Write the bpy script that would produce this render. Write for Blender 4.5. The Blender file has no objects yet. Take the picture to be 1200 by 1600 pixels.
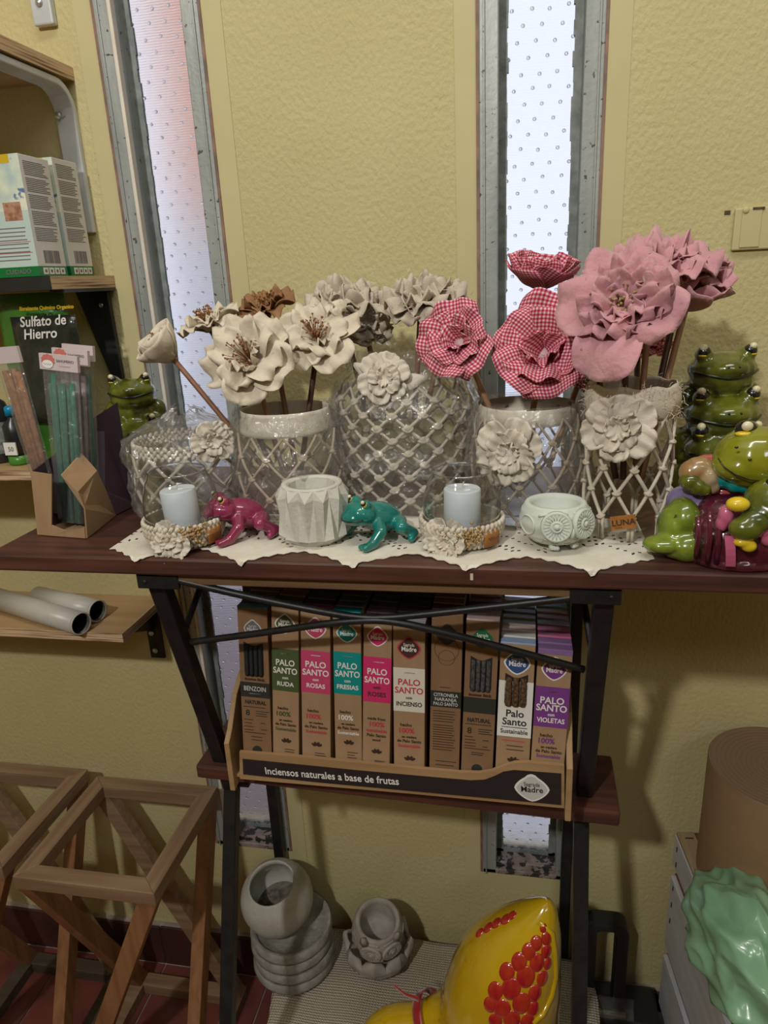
import bpy, bmesh, math, random
from mathutils import Vector as V, Matrix as M, noise as NZ
R = math.radians
PI = math.pi
sc = bpy.context.scene
col = sc.collection
random.seed(7)

# ---------------------------------------------------------------- camera
CAM = V((0.0, -0.9, 1.18125))
F_PX = 1109.85
_yaw, _pitch, _roll = 0.1976, 0.3163, -0.0495
_F = V((-math.sin(_yaw) * math.cos(_pitch), math.cos(_yaw) * math.cos(_pitch), -math.sin(_pitch)))
_R0 = V((math.cos(_yaw), math.sin(_yaw), 0))
_U0 = _R0.cross(_F)
_R = math.cos(_roll) * _R0 + math.sin(_roll) * _U0
_U = -math.sin(_roll) * _R0 + math.cos(_roll) * _U0
cam_d = bpy.data.cameras.new('camera')
cam_d.sensor_fit = 'HORIZONTAL'
cam_d.sensor_width = 36.0
cam_d.lens = 36.0 * F_PX / 1200.0
cam_d.clip_start = 0.02
cam = bpy.data.objects.new('camera', cam_d)
cam.matrix_world = M(((_R.x, _U.x, -_F.x, CAM.x), (_R.y, _U.y, -_F.y, CAM.y), (_R.z, _U.z, -_F.z, CAM.z), (0, 0, 0, 1)))
col.objects.link(cam)
sc.camera = cam

def at(px, py, y=None, z=None, x=None):
    """point of the room seen at a photo pixel, on the plane y=, z= or x="""
    d = _F + _R * ((px - 600) / F_PX) - _U * ((py - 800) / F_PX)
    if y is not None:
        t = (y - CAM.y) / d.y
    elif z is not None:
        t = (z - CAM.z) / d.z
    else:
        t = (x - CAM.x) / d.x
    return CAM + d * t

# ---------------------------------------------------------------- world, lights, exposure
wd = bpy.data.worlds.new('overcast_sky')
sc.world = wd
wd.use_nodes = True
wd.node_tree.nodes['Background'].inputs[0].default_value = (0.84, 0.87, 1.0, 1)
wd.node_tree.nodes['Background'].inputs[1].default_value = 1.5

def area(name, loc, aim, size, power, colr):
    d = bpy.data.lights.new(name, 'AREA')
    d.shape = 'RECTANGLE'
    d.size, d.size_y = size
    d.energy = power
    d.color = colr
    o = bpy.data.objects.new(name, d)
    o.location = loc
    o.rotation_euler = (V(aim) - V(loc)).to_track_quat('-Z', 'Y').to_euler()
    col.objects.link(o)
    return o
area('ceiling_tube_lamp', (0.15, -0.72, 2.52), (0.1, -0.55, 0.9), (1.2, 0.14), 12, (1.0, 0.98, 0.93))
area('ceiling_lamp_key', (-0.50, -1.72, 2.06), (0.0, 0.0, 1.35), (0.075, 0.075), 22, (1.0, 0.97, 0.91))
area('ceiling_lamp_far', (0.9, -2.4, 2.45), (0.0, 0, 1.2), (0.9, 0.2), 7, (0.93, 0.97, 1.0))

vs = sc.view_settings
vs.view_transform = 'Standard'
vs.look = 'None'
vs.gamma = 1.0
vs.use_curve_mapping = False
vs.exposure = -0.42
sc.cycles.transparent_max_bounces = 32
sc.cycles.max_bounces = 10
sc.cycles.caustics_reflective = False
sc.cycles.caustics_refractive = False

# ---------------------------------------------------------------- materials
MATS = {}
def _n(nt, t, **kw):
    n = nt.nodes.new(t)
    for k, v in kw.items():
        setattr(n, k, v)
    return n

def mat(name, c, rough=0.6, c2=None, vscale=30.0, vamt=0.5, stretch=(1, 1, 1), bump=0.0, bscale=200.0, bstretch=(1, 1, 1),
        metal=0.0, spec=0.5, coat=0.0, sheen=0.0, trans=0.0, detail=4.0, speck=None, speckscale=60, speckth=0.62, rvar=0.0):
    """principled material: colour c drifting to c2 by noise, optional specks, optional fine relief"""
    if name in MATS:
        return MATS[name]
    m = bpy.data.materials.new(name)
    m.use_nodes = True
    nt = m.node_tree
    b = nt.nodes['Principled BSDF']
    b.inputs['Base Color'].default_value = (*c, 1)
    b.inputs['Roughness'].default_value = rough
    b.inputs['Metallic'].default_value = metal
    b.inputs['Specular IOR Level'].default_value = spec
    b.inputs['Coat Weight'].default_value = coat
    b.inputs['Coat Roughness'].default_value = 0.08
    b.inputs['Sheen Weight'].default_value = sheen
    b.inputs['Transmission Weight'].default_value = trans
    tc = _n(nt, 'ShaderNodeTexCoord')
    if c2 is not None:
        mp = _n(nt, 'ShaderNodeMapping')
        mp.inputs['Scale'].default_value = stretch
        nz = _n(nt, 'ShaderNodeTexNoise')
        nz.inputs['Scale'].default_value = vscale
        nz.inputs['Detail'].default_value = detail
        rp = _n(nt, 'ShaderNodeMapRange')
        rp.inputs[1].default_value = 0.5 - 0.25 * vamt / 0.5 * 0.5
        rp.inputs[2].default_value = 0.5 + 0.25 * vamt / 0.5 * 0.5
        rp.inputs[1].default_value, rp.inputs[2].default_value = 0.36, 0.64
        rp.inputs[3].default_value, rp.inputs[4].default_value = 0.0, min(1.0, vamt * 2)
        mx = _n(nt, 'ShaderNodeMix', data_type='RGBA')
        mx.inputs[6].default_value = (*c, 1)
        mx.inputs[7].default_value = (*c2, 1)
        nt.links.new(tc.outputs['Object'], mp.inputs[0])
        nt.links.new(mp.outputs[0], nz.inputs['Vector'])
        nt.links.new(nz.outputs[0], rp.inputs[0])
        nt.links.new(rp.outputs[0], mx.inputs[0])
        out = mx.outputs[2]
        if speck is not None:
            n2 = _n(nt, 'ShaderNodeTexNoise')
            n2.inputs['Scale'].default_value = speckscale
            n2.inputs['Detail'].default_value = 3
            r2 = _n(nt, 'ShaderNodeMapRange')
            r2.inputs[1].default_value, r2.inputs[2].default_value = speckth, speckth + 0.04
            m2 = _n(nt, 'ShaderNodeMix', data_type='RGBA')
            m2.inputs[7].default_value = (*speck, 1)
            nt.links.new(tc.outputs['Object'], n2.inputs['Vector'])
            nt.links.new(n2.outputs[0], r2.inputs[0])
            nt.links.new(r2.outputs[0], m2.inputs[0])
            nt.links.new(out, m2.inputs[6])
            out = m2.outputs[2]
        nt.links.new(out, b.inputs['Base Color'])
        if rvar:
            r3 = _n(nt, 'ShaderNodeMapRange')
            r3.inputs[1].default_value, r3.inputs[2].default_value = 0.35, 0.65
            r3.inputs[3].default_value, r3.inputs[4].default_value = max(0.02, rough - rvar), min(1, rough + rvar)
            nt.links.new(nz.outputs[0], r3.inputs[0])
            nt.links.new(r3.outputs[0], b.inputs['Roughness'])
    if bump:
        mp2 = _n(nt, 'ShaderNodeMapping')
        mp2.inputs['Scale'].default_value = bstretch
        nb = _n(nt, 'ShaderNodeTexNoise')
        nb.inputs['Scale'].default_value = bscale
        nb.inputs['Detail'].default_value = 3
        bp = _n(nt, 'ShaderNodeBump')
        bp.inputs['Strength'].default_value = 1.0
        bp.inputs['Distance'].default_value = bump
        nt.links.new(tc.outputs['Object'], mp2.inputs[0])
        nt.links.new(mp2.outputs[0], nb.inputs['Vector'])
        nt.links.new(nb.outputs[0], bp.inputs['Height'])
        nt.links.new(bp.outputs[0], b.inputs['Normal'])
    MATS[name] = m
    return m

def film(name, tint=(1, 1, 1), base=0.04, edge=0.5, rough=0.05, haze=0.0, hazec=(.9, .92, .95), bump=0.0, bscale=60.0, power=3.5):
    """thin clear sheet (cellophane, blown glass): see-through with a fresnel gloss and an optional milky haze"""
    if name in MATS:
        return MATS[name]
    m = bpy.data.materials.new(name)
    m.use_nodes = True
    nt = m.node_tree
    nt.nodes.clear()
    out = _n(nt, 'ShaderNodeOutputMaterial')
    tr = _n(nt, 'ShaderNodeBsdfTransparent')
    tr.inputs[0].default_value = (*tint, 1)
    gl = _n(nt, 'ShaderNodeBsdfGlossy')
    gl.inputs['Roughness'].default_value = rough
    fr = _n(nt, 'ShaderNodeLayerWeight')
    fr.inputs[0].default_value = 0.5
    pw = _n(nt, 'ShaderNodeMath', operation='POWER')
    pw.inputs[1].default_value = power
    mr = _n(nt, 'ShaderNodeMapRange')
    mr.inputs[1].default_value, mr.inputs[2].default_value = 0.0, 1.0
    mr.inputs[3].default_value, mr.inputs[4].default_value = base, edge
    mx = _n(nt, 'ShaderNodeMixShader')
    nt.links.new(fr.outputs['Facing'], pw.inputs[0])
    nt.links.new(pw.outputs[0], mr.inputs[0])
    nt.links.new(mr.outputs[0], mx.inputs[0])
    nt.links.new(tr.outputs[0], mx.inputs[1])
    nt.links.new(gl.outputs[0], mx.inputs[2])
    last = mx
    if haze:
        df = _n(nt, 'ShaderNodeBsdfDiffuse')
        df.inputs[0].default_value = (*hazec, 1)
        m2 = _n(nt, 'ShaderNodeMixShader')
        m2.inputs[0].default_value = haze
        nt.links.new(mx.outputs[0], m2.inputs[1])
        nt.links.new(df.outputs[0], m2.inputs[2])
        last = m2
    if bump:
        tc = _n(nt, 'ShaderNodeTexCoord')
        nb = _n(nt, 'ShaderNodeTexNoise')
        nb.inputs['Scale'].default_value = bscale
        nb.inputs['Detail'].default_value = 4
        nb.inputs['Distortion'].default_value = 1.2
        bp = _n(nt, 'ShaderNodeBump')
        bp.inputs['Distance'].default_value = bump
        nt.links.new(tc.outputs['Object'], nb.inputs['Vector'])
        nt.links.new(nb.outputs[0], bp.inputs['Height'])
        nt.links.new(bp.outputs[0], gl.inputs['Normal'])
        nt.links.new(bp.outputs[0], fr.inputs['Normal'])
    nt.links.new(last.outputs[0], out.inputs[0])
    MATS[name] = m
    return m

def wood(name, c, c2, axis=0, rough=0.5, scale=14.0, coat=0.0, bump=0.0004):
    st = [9.0, 9.0, 9.0]
    st[axis] = 0.6
    return mat(name, c, rough, c2=c2, vscale=scale, vamt=0.5, stretch=st, bump=bump, bscale=scale * 2, bstretch=st, coat=coat, detail=6)

# ---------------------------------------------------------------- mesh builder
class MB:
    def __init__(s):
        s.v, s.f, s.mi, s.sm, s.uv = [], [], [], [], {}
        s.cur, s.smooth = 0, False

    def face(s, idx):
        s.f.append(idx); s.mi.append(s.cur); s.sm.append(s.smooth)
        return s

    def add(s, vs, fs):
        o = len(s.v)
        s.v += [V(p) for p in vs]
        for f in fs:
            s.face([i + o for i in f])
        return s

    def box(s, c, d, rot=None):
        c, h = V(c), V(d) * 0.5
        vs = [V((x * h.x, y * h.y, z * h.z)) for x in (-1, 1) for y in (-1, 1) for z in (-1, 1)]
        if rot is not None:
            vs = [rot @ p for p in vs]
        return s.add([c + p for p in vs], [(0, 1, 3, 2), (4, 6, 7, 5), (0, 4, 5, 1), (2, 3, 7, 6), (0, 2, 6, 4), (1, 5, 7, 3)])

    def bb(s, a, b):
        a, b = V(a), V(b)
        return s.box((a + b) / 2, [abs(x) for x in (b - a)])

    def beam(s, a, b, w, h, up=(0, 0, 1)):
        a, b = V(a), V(b)
        d = (b - a)
        L = d.length
        d.normalize()
        x = d.cross(V(up)).normalized()
        z = x.cross(d)
        return s.box((a + b) / 2, (w, L, h), M((x, d, z)).transposed())

    def tube(s, pts, r, n=8, cap=True, closed=False):
        pts = [V(p) for p in pts]
        k = len(pts)
        rs = r if isinstance(r, (list, tuple)) else [r] * k
        rings, prev = [], None
        for i, p in enumerate(pts):
            t = (pts[(i + 1) % k] - pts[i - 1]) if closed else (pts[min(i + 1, k - 1)] - pts[max(i - 1, 0)])
            t.normalize()
            if prev is None:
                a = V((0, 0, 1)) if abs(t.z) < 0.9 else V((1, 0, 0))
                u = t.cross(a).normalized()
            else:
                u = (prev - t * prev.dot(t)).normalized()
            prev = u
            w = t.cross(u)
            rings.append([p + (u * math.cos(2 * PI * j / n) + w * math.sin(2 * PI * j / n)) * rs[i] for j in range(n)])
        o = len(s.v)
        for q in rings:
            s.v += q
        m = k if closed else k - 1
        for i in range(m):
            for j in range(n):
                a, b = i * n, ((i + 1) % k) * n
                s.face([o + a + j, o + a + (j + 1) % n, o + b + (j + 1) % n, o + b + j])
        if cap and not closed:
            s.face([o + j for j in range(n)][::-1]); s.face([o + (k - 1) * n + j for j in range(n)])
        return s

    def lathe(s, prof, n=24, c=(0, 0, 0), rot=None, capb=True, capt=True, fn=None):
        o = len(s.v)
        c = V(c)
        for k, (r, z) in enumerate(prof):
            for j in range(n):
                a = 2 * PI * j / n
                rr = r * (fn(a, z, k) if fn else 1.0)
                p = V((rr * math.cos(a), rr * math.sin(a), z))
                s.v.append(c + (rot @ p if rot is not None else p))
        for i in range(len(prof) - 1):
            for j in range(n):
                s.face([o + i * n + j, o + i * n + (j + 1) % n, o + (i + 1) * n + (j + 1) % n, o + (i + 1) * n + j])
        if capb:
            s.face([o + j for j in range(n)][::-1])
        if capt:
            s.face([o + (len(prof) - 1) * n + j for j in range(n)])
        return s

    def ell(s, c, r, rot=None, nu=12, nv=8):
        c = V(c)
        r = V((r, r, r)) if isinstance(r, (int, float)) else V(r)
        def tr(p):
            p = V((p[0] * r.x, p[1] * r.y, p[2] * r.z))
            return c + (rot @ p if rot is not None else p)
        o = len(s.v)
        s.v.append(tr((0, 0, -1)))
        for i in range(1, nv):
            t = PI * i / nv
            for j in range(nu):
                a = 2 * PI * j / nu
                s.v.append(tr((math.sin(t) * math.cos(a), math.sin(t) * math.sin(a), -math.cos(t))))
        s.v.append(tr((0, 0, 1)))
        e = len(s.v) - 1
        for j in range(nu):
            s.face([o, o + 1 + (j + 1) % nu, o + 1 + j])
            s.face([e, e - nu + j, e - nu + (j + 1) % nu])
        for i in range(nv - 2):
            for j in range(nu):
                a = o + 1 + i * nu
                s.face([a + j, a + (j + 1) % nu, a + nu + (j + 1) % nu, a + nu + j])
        return s

    def cap(s, a, b, r1, r2, n=10):
        """rounded capsule"""
        a, b = V(a), V(b)
        d = (b - a).normalized()
        pts, rs = [], []
        for i in range(5):
            t = PI / 2 * i / 4
            pts.append(a - d * r1 * math.cos(t)); rs.append(max(1e-4, r1 * math.sin(t)))
        for i in range(5):
            t = PI / 2 * i / 4
            pts.append(b + d * r2 * math.sin(t)); rs.append(max(1e-4, r2 * math.cos(t)))
        return s.tube(pts, rs, n)

    def prism(s, poly, o, ux, uy, depth):
        """flat outline poly (2d) in the plane (ux, uy) at o, extruded by the vector depth"""
        o, ux, uy, depth = V(o), V(ux), V(uy), V(depth)
        n = len(poly)
        b = [o + ux * p[0] + uy * p[1] for p in poly]
        k = len(s.v)
        s.v += b + [p + depth for p in b]
        s.face([k + i for i in range(n)]); s.face([k + n + i for i in range(n)][::-1])
        for i in range(n):
            s.face([k + i, k + n + i, k + n + (i + 1) % n, k + (i + 1) % n])
        return s

    def grid(s, fn, nu, nv, closeu=False, thick=0.0, uv=None):
        """surface fn(u,v), u,v in 0..1; thick > 0 gives it a back"""
        P = [[V(fn(i / (nu if closeu else nu - 1), j / (nv - 1))) for i in range(nu)] for j in range(nv)]
        o = len(s.v)
        for row in P:
            s.v += row
        m = nu if closeu else nu - 1
        def idx(i, j):
            return o + j * nu + i % nu
        for j in range(nv - 1):
            for i in range(m):
                s.face([idx(i, j), idx(i + 1, j), idx(i + 1, j + 1), idx(i, j + 1)])
        if uv:
            for j in range(nv):
                for i in range(nu):
                    s.uv[idx(i, j)] = uv(i / (nu - 1), j / (nv - 1))
        if thick:
            N = []
            for j in range(nv):
                for i in range(nu):
                    a = P[j][(i + 1) % nu if closeu else min(i + 1, nu - 1)] - P[j][(i - 1) % nu if closeu else max(i - 1, 0)]
                    b = P[min(j + 1, nv - 1)][i] - P[max(j - 1, 0)][i]
                    q = a.cross(b)
                    N.append(q.normalized() if q.length > 1e-12 else V((0, 0, 1)))
            o2 = len(s.v)
            for k in range(nu * nv):
                s.v.append(s.v[o + k] - N[k] * thick)
                if uv:
                    s.uv[o2 + k] = s.uv[o + k]
            def id2(i, j):
                return o2 + j * nu + i % nu
            for j in range(nv - 1):
                for i in range(m):
                    s.face([id2(i, j), id2(i, j + 1), id2(i + 1, j + 1), id2(i + 1, j)])
            for i in range(m):
                s.face([idx(i, 0), id2(i, 0), id2(i + 1, 0), idx(i + 1, 0)])
                s.face([idx(i, nv - 1), idx(i + 1, nv - 1), id2(i + 1, nv - 1), id2(i, nv - 1)])
            if not closeu:
                for j in range(nv - 1):
                    s.face([idx(0, j), idx(0, j + 1), id2(0, j + 1), id2(0, j)])
                    s.face([idx(nu - 1, j), id2(nu - 1, j), id2(nu - 1, j + 1), idx(nu - 1, j + 1)])
        return s

    def mesh(s, name, mats, inv=None):
        me = bpy.data.meshes.new(name)
        vs = [inv @ p for p in s.v] if inv is not None else s.v
        me.from_pydata([tuple(p) for p in vs], [], s.f)
        for m in (mats if isinstance(mats, (list, tuple)) else [mats]):
            me.materials.append(m)
        me.polygons.foreach_set('material_index', s.mi)
        me.polygons.foreach_set('use_smooth', s.sm)
        if s.uv:
            ul = me.uv_layers.new(name='cloth')
            for lp in me.loops:
                ul.data[lp.index].uv = s.uv.get(lp.vertex_index, (0, 0))
        me.update()
        return me

WM = {}
def link(o, parent=None):
    col.objects.link(o)
    if parent is not None:
        o.parent = parent
    return o

def build(mb, name, mats, parent=None, world=False, bevel=0.0, fix=True):
    """one mesh object; world=True: vertices are room coordinates and are moved into the parent's frame"""
    inv = WM[parent.name].inverted() if (parent is not None and world) else None
    me = mb.mesh(name, mats, inv)
    o = bpy.data.objects.new(name, me)
    link(o, parent)
    if parent is not None:
        WM[o.name] = WM[parent.name]
    else:
        WM[o.name] = M.Identity(4)
    if fix or bevel:
        bm = bmesh.new()
        bm.from_mesh(me)
        if fix:
            bmesh.ops.recalc_face_normals(bm, faces=bm.faces)
        if bevel:
            es = [e for e in bm.edges if len(e.link_faces) == 2 and e.calc_face_angle(0) > 0.5]
            bmesh.ops.bevel(bm, geom=es, offset=bevel, segments=2, profile=0.5, affect='EDGES')
        bm.to_mesh(me)
        bm.free()
    return o

def thing(name, label, cat, loc=(0, 0, 0), rz=0.0, group=None, rot=None):
    o = bpy.data.objects.new(name, None)
    o.empty_display_size = 0.02
    link(o)
    o.location = loc
    if rot is not None:
        o.rotation_euler = rot.to_euler() if hasattr(rot, 'to_euler') else rot
    else:
        o.rotation_euler = (0, 0, rz)
    WM[o.name] = M.Translation(V(loc)) @ o.rotation_euler.to_matrix().to_4x4()
    tag(o, label, cat, group)
    return o

def tag(o, label=None, cat=None, group=None, kind=None):
    if label: o['label'] = label
    if cat: o['category'] = cat
    if group: o['group'] = group
    if kind: o['kind'] = kind
    return o

def struct(o):
    o['kind'] = 'structure'
    return o

def dup(o, parent=None, **kw):
    """copy of one object (mesh shared)"""
    c = o.copy()
    col.objects.link(c)
    if parent is not None:
        c.parent = parent
        WM[c.name] = WM[parent.name]
    for k, v in kw.items():
        setattr(c, k, v)
    return c

def baked(mb, name, mats, parent=None, world=False, voxel=0.003, smooth=6, factor=0.5, post=None):
    """merge overlapping rounded solids into one continuous skin"""
    me = mb.mesh(name + '_raw', mats, None)
    o = bpy.data.objects.new(name + '_raw', me)
    col.objects.link(o)
    r = o.modifiers.new('r', 'REMESH')
    r.mode = 'VOXEL'
    r.voxel_size = voxel
    if smooth:
        s = o.modifiers.new('s', 'SMOOTH')
        s.iterations = smooth
        s.factor = factor
    dg = bpy.context.evaluated_depsgraph_get()
    dg.update()
    me2 = bpy.data.meshes.new_from_object(o.evaluated_get(dg))
    bpy.data.objects.remove(o)
    bpy.data.meshes.remove(me)
    me2.name = name
    if parent is not None and world:
        me2.transform(WM[parent.name].inverted())
    me2.materials.clear()
    for m in (mats if isinstance(mats, (list, tuple)) else [mats]):
        me2.materials.append(m)
    for p in me2.polygons:
        p.use_smooth = True
        p.material_index = 0
    if post:
        for p in me2.polygons:
            p.material_index = post(p.center, p.normal)
    q = bpy.data.objects.new(name, me2)
    link(q, parent)
    WM[q.name] = WM[parent.name] if parent is not None else M.Identity(4)
    return q

FONT = None
def lettering(txt, size, o, ux, uy, m, parent, name='lettering', align='CENTER', wmax=None, thick=0.00012, bold=0.0, sx=1.0, shear=0.0):
    """flat printed words in the plane (ux, uy) centred at o, room coordinates"""
    cu = bpy.data.curves.new('txt', 'FONT')
    cu.body = txt
    cu.size = size
    cu.align_x = align
    cu.align_y = 'CENTER'
    cu.extrude = thick
    cu.offset = bold
    cu.shear = shear
    cu.space_line = 0.85
    cu.resolution_u = 3
    t = bpy.data.objects.new('txt', cu)
    col.objects.link(t)
    dg = bpy.context.evaluated_depsgraph_get()
    me = bpy.data.meshes.new_from_object(t.evaluated_get(dg))
    bpy.data.objects.remove(t)
    bpy.data.curves.remove(cu)
    xs = [v.co.x for v in me.vertices] or [0]
    w = max(xs) - min(xs)
    k = sx
    if wmax and w * sx > wmax:
        k = wmax / w
    ux, uy = V(ux).normalized(), V(uy).normalized()
    n = ux.cross(uy)
    me.transform(M(((ux.x * k, uy.x, n.x, V(o).x), (ux.y * k, uy.y, n.y, V(o).y), (ux.z * k, uy.z, n.z, V(o).z), (0, 0, 0, 1))))
    if parent is not None:
        me.transform(WM[parent.name].inverted())
    me.name = name
    me.materials.clear()
    me.materials.append(m)
    q = bpy.data.objects.new(name, me)
    link(q, parent)
    WM[q.name] = WM[parent.name]
    return q
# ================================================================ the room
M_wall = mat('yellow_plaster', (0.575, 0.505, 0.265), 0.75, c2=(0.53, 0.46, 0.23), vscale=5, vamt=0.4, bump=0.0015, bscale=200, bstretch=(1, 1, 0.75), spec=0.3)
M_smooth = mat('yellow_paint_smooth', (0.575, 0.505, 0.267), 0.65, c2=(0.54, 0.47, 0.24), vscale=9, vamt=0.3, bump=0.0006, bscale=30)
M_ceil = mat('white_ceiling_paint', (0.75, 0.73, 0.68), 0.9, c2=(0.7, 0.68, 0.62), vscale=3, vamt=0.3)
M_alu = mat('grey_window_frame', (0.40, 0.42, 0.40), 0.45, c2=(0.27, 0.29, 0.28), vscale=40, vamt=0.4, stretch=(1, 1, .15), metal=0.25, speck=(.09, .08, .075), speckscale=170, speckth=.66, bump=.0003, bscale=150)
M_rot = mat('mouldy_window_rail', (0.36, 0.31, 0.29), 0.7, c2=(0.24, 0.17, 0.15), vscale=55, vamt=0.5, speck=(.035, .033, .03), speckscale=75, speckth=.5, bump=.001, bscale=160)
M_putty = mat('dark_window_seal', (0.16, 0.185, 0.175), 0.6, c2=(0.27, 0.30, 0.29), vscale=60, vamt=0.5, bump=.0006, bscale=120)
M_bead = mat('cream_window_bead', (0.78, 0.72, 0.62), 0.45, c2=(0.68, 0.6, 0.5), vscale=30, vamt=0.4)
M_rust = mat('brown_window_edge', (0.30, 0.17, 0.13), 0.6, c2=(0.16, 0.10, 0.08), vscale=40, vamt=0.5)
M_crack = mat('plaster_crack', (0.05, 0.038, 0.02), 0.9, c2=(0.16, 0.12, 0.05), vscale=120, vamt=0.4)

W1 = (-0.496, -0.367)
W2 = (-0.049, 0.0835)
ZB, ZT = 0.284, 2.25
mb = MB()
xs = [-1.6, W1[0], W1[1], W2[0], W2[1], 1.4]
for i in range(5):
    if i in (1, 3):
        mb.bb((xs[i], 0, 0), (xs[i + 1], .07, ZB)); mb.bb((xs[i], 0, ZT), (xs[i + 1], .07, 2.6))
    else:
        mb.bb((xs[i], 0, 0), (xs[i + 1], .07, 2.6))
wall = struct(build(mb, 'wall_back', M_wall))
for nm, a, b, m in (('wall_left', (-1.7, -3.2, 0), (-1.6, .12, 2.6), M_wall), ('wall_right', (1.4, -3.2, 0), (1.5, .12, 2.6), M_wall),
                    ('wall_front', (-1.7, -3.3, 0), (1.5, -3.2, 2.6), M_wall), ('ceiling', (-1.7, -3.3, 2.6), (1.5, .12, 2.7), M_ceil)):
    struct(build(MB().bb(a, b), nm, m))

# smooth plaster bands round the windows
for (a, b) in (W1, W2):
    for (p, q) in (((a - .027, -.0012, ZB - .03), (a - .001, .002, ZT)), ((b + .001, -.0012, ZB - .03), (b + .027, .002, ZT)), ((a - .001, -.0012, ZB - .03), (b + .001, .002, ZB - .001))):
        build(MB().bb(p, q), 'plaster_band', M_smooth, wall, fix=False)

# hairline cracks
def crack(pts, w):
    m = MB()
    q = [at(*p, y=-.0004) for p in pts]
    fine = []
    for i in range(len(q) - 1):
        for k in range(8):
            t = k / 8
            fine.append(q[i].lerp(q[i + 1], t) + V((random.uniform(-1, 1) * .0008, 0, 0)))
    for i in range(len(fine) - 1):
        if random.random() < .22:
            continue
        ww = w * random.uniform(.4, 1.5)
        a, b = fine[i], fine[i + 1]
        m.add([a + V((-ww, 0, 0)), a + V((ww, 0, 0)), b + V((ww, 0, 0)), b + V((-ww, 0, 0))], [(0, 1, 2, 3)])
    build(m, 'crack', M_crack, wall)
crack([(117, 5), (124, 45), (133, 100), (142, 165)], .0005)
crack([(265, 950), (272, 1000), (283, 1070), (291, 1130), (296, 1148)], .0007)
crack([(155, 268), (159, 285)], .0012)
crack([(230, 1146), (262, 1142), (294, 1146)], .0003)

# glass: pebbled cathedral glass, rough transmission
m = bpy.data.materials.new('pebbled_window_glass')
m.use_nodes = True
nt = m.node_tree
b = nt.nodes['Principled BSDF']
b.inputs['Base Color'].default_value = (0.93, 0.95, 0.97, 1)
b.inputs['Roughness'].default_value = 0.33
b.inputs['Transmission Weight'].default_value = 1.0
b.inputs['IOR'].default_value = 1.25
tc = _n(nt, 'ShaderNodeTexCoord'); wv = _n(nt, 'ShaderNodeTexWave', bands_direction='Z')
wv.inputs['Scale'].default_value = 110; wv.inputs['Distortion'].default_value = 1.5; wv.inputs['Detail'].default_value = 1
bp = _n(nt, 'ShaderNodeBump'); bp.inputs['Distance'].default_value = .00025
nt.links.new(tc.outputs['Object'], wv.inputs['Vector']); nt.links.new(wv.outputs[1], bp.inputs['Height']); nt.links.new(bp.outputs[0], b.inputs['Normal'])
M_pane = m
m = bpy.data.materials.new('glass_pimple')
m.use_nodes = True
b = m.node_tree.nodes['Principled BSDF']
b.inputs['Base Color'].default_value = (0.9, 0.92, 0.95, 1)
b.inputs['Roughness'].default_value = 0.2
b.inputs['Transmission Weight'].default_value = 1.0
b.inputs['IOR'].default_value = 1.45
M_dot = m
_dot = MB(); _dot.smooth = True
_dot.ell((0, 0, 0), (.0021, .0013, .0021), nu=8, nv=5)

def window(n, a, b, bead):
    fw = .021
    mb = MB()
    y0, y1 = -.004, .045
    mb.bb((a, y0, ZB), (a + fw, y1, ZT)); mb.bb((b - fw, y0, ZB), (b, y1, ZT)); mb.bb((a, y0, ZT - fw), (b, y1, ZT))
    o = struct(build(mb, f'window_{n}', M_alu, bevel=.0012))
    # raised lip on each jamb, brown outer edge line, bottom rail
    for x0, x1 in ((a + .0045, a + .0065), (b - .0065, b - .0045)):
        build(MB().bb((x0, y0 - .0025, ZB), (x1, y0 + .001, ZT)), 'frame_lip', M_alu, o, bevel=.0004)
    for x0, x1 in ((a - .0035, a), (b, b + .0030)):
        build(MB().bb((x0, -.003, ZB), (x1, .004, ZT)), 'frame_edge', M_rust, o)
    mb = MB()
    mb.bb((a, y0, ZB), (b, y1, ZB + .009)); mb.bb((a + .01, y0 + .008, ZB + .009), (b - .01, y1, ZB + .017))
    build(mb, 'bottom_rail', M_rot, o, bevel=.0015)
    if bead:
        build(MB().bb((a + fw - .002, y0 - .003, ZB + .02), (a + fw + .0028, y0 + .008, ZT)), 'bead', M_bead, o, bevel=.001)
    yg = .030
    pane = build(MB().bb((a + fw - .004, yg, ZB + .012), (b - fw + .004, yg + .005, ZT - .01)), 'pane', M_pane, o)
    # ragged silicone seal round the pane
    for side in (0, 1):
        mb = MB()
        k = 130
        for i in range(k):
            z0 = ZB + .015 + (ZT - ZB - .04) * i / k
            z1 = ZB + .015 + (ZT - ZB - .04) * (i + 1) / k
            wv = .0095 + random.uniform(-.0011, .0011)
            if side == 0:
                mb.bb((a + fw, yg - .004, z0), (a + fw + wv, yg + .001, z1))
            else:
                mb.bb((b - fw - wv, yg - .004, z0), (b - fw, yg + .001, z1))
        build(mb, 'seal', M_putty, o, fix=False)
    mb = MB()
    for i in range(24):
        x0 = a + fw + (b - a - 2 * fw) * i / 24
        mb.bb((x0, yg - .004, ZB + .015), (x0 + (b - a - 2 * fw) / 24, yg + .001, ZB + .021 + random.uniform(0, .003)))
    build(mb, 'seal', M_putty, o, fix=False)
    mb = MB(); mb.smooth = True
    dx, dz = .0205, .0155
    for j in range(int((ZT - ZB - .06) / dz)):
        for i in range(6):
            x = a + .012 + i * dx + (j * .0079) % dx + random.uniform(-.0012, .0012)
            if a + fw + .008 < x < b - fw - .008:
                z = ZB + .04 + j * dz + random.uniform(-.0015, .0015)
                q = len(mb.v)
                mb.v += [p + V((x, yg, z)) for p in _dot.v]
                for f in _dot.f:
                    mb.face([k + q for k in f])
    d = build(mb, 'glass_pimples', M_dot, pane, fix=False)
    d['kind'] = 'stuff'
    return o
window(1, *W1, True)
window(2, *W2, False)

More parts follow.
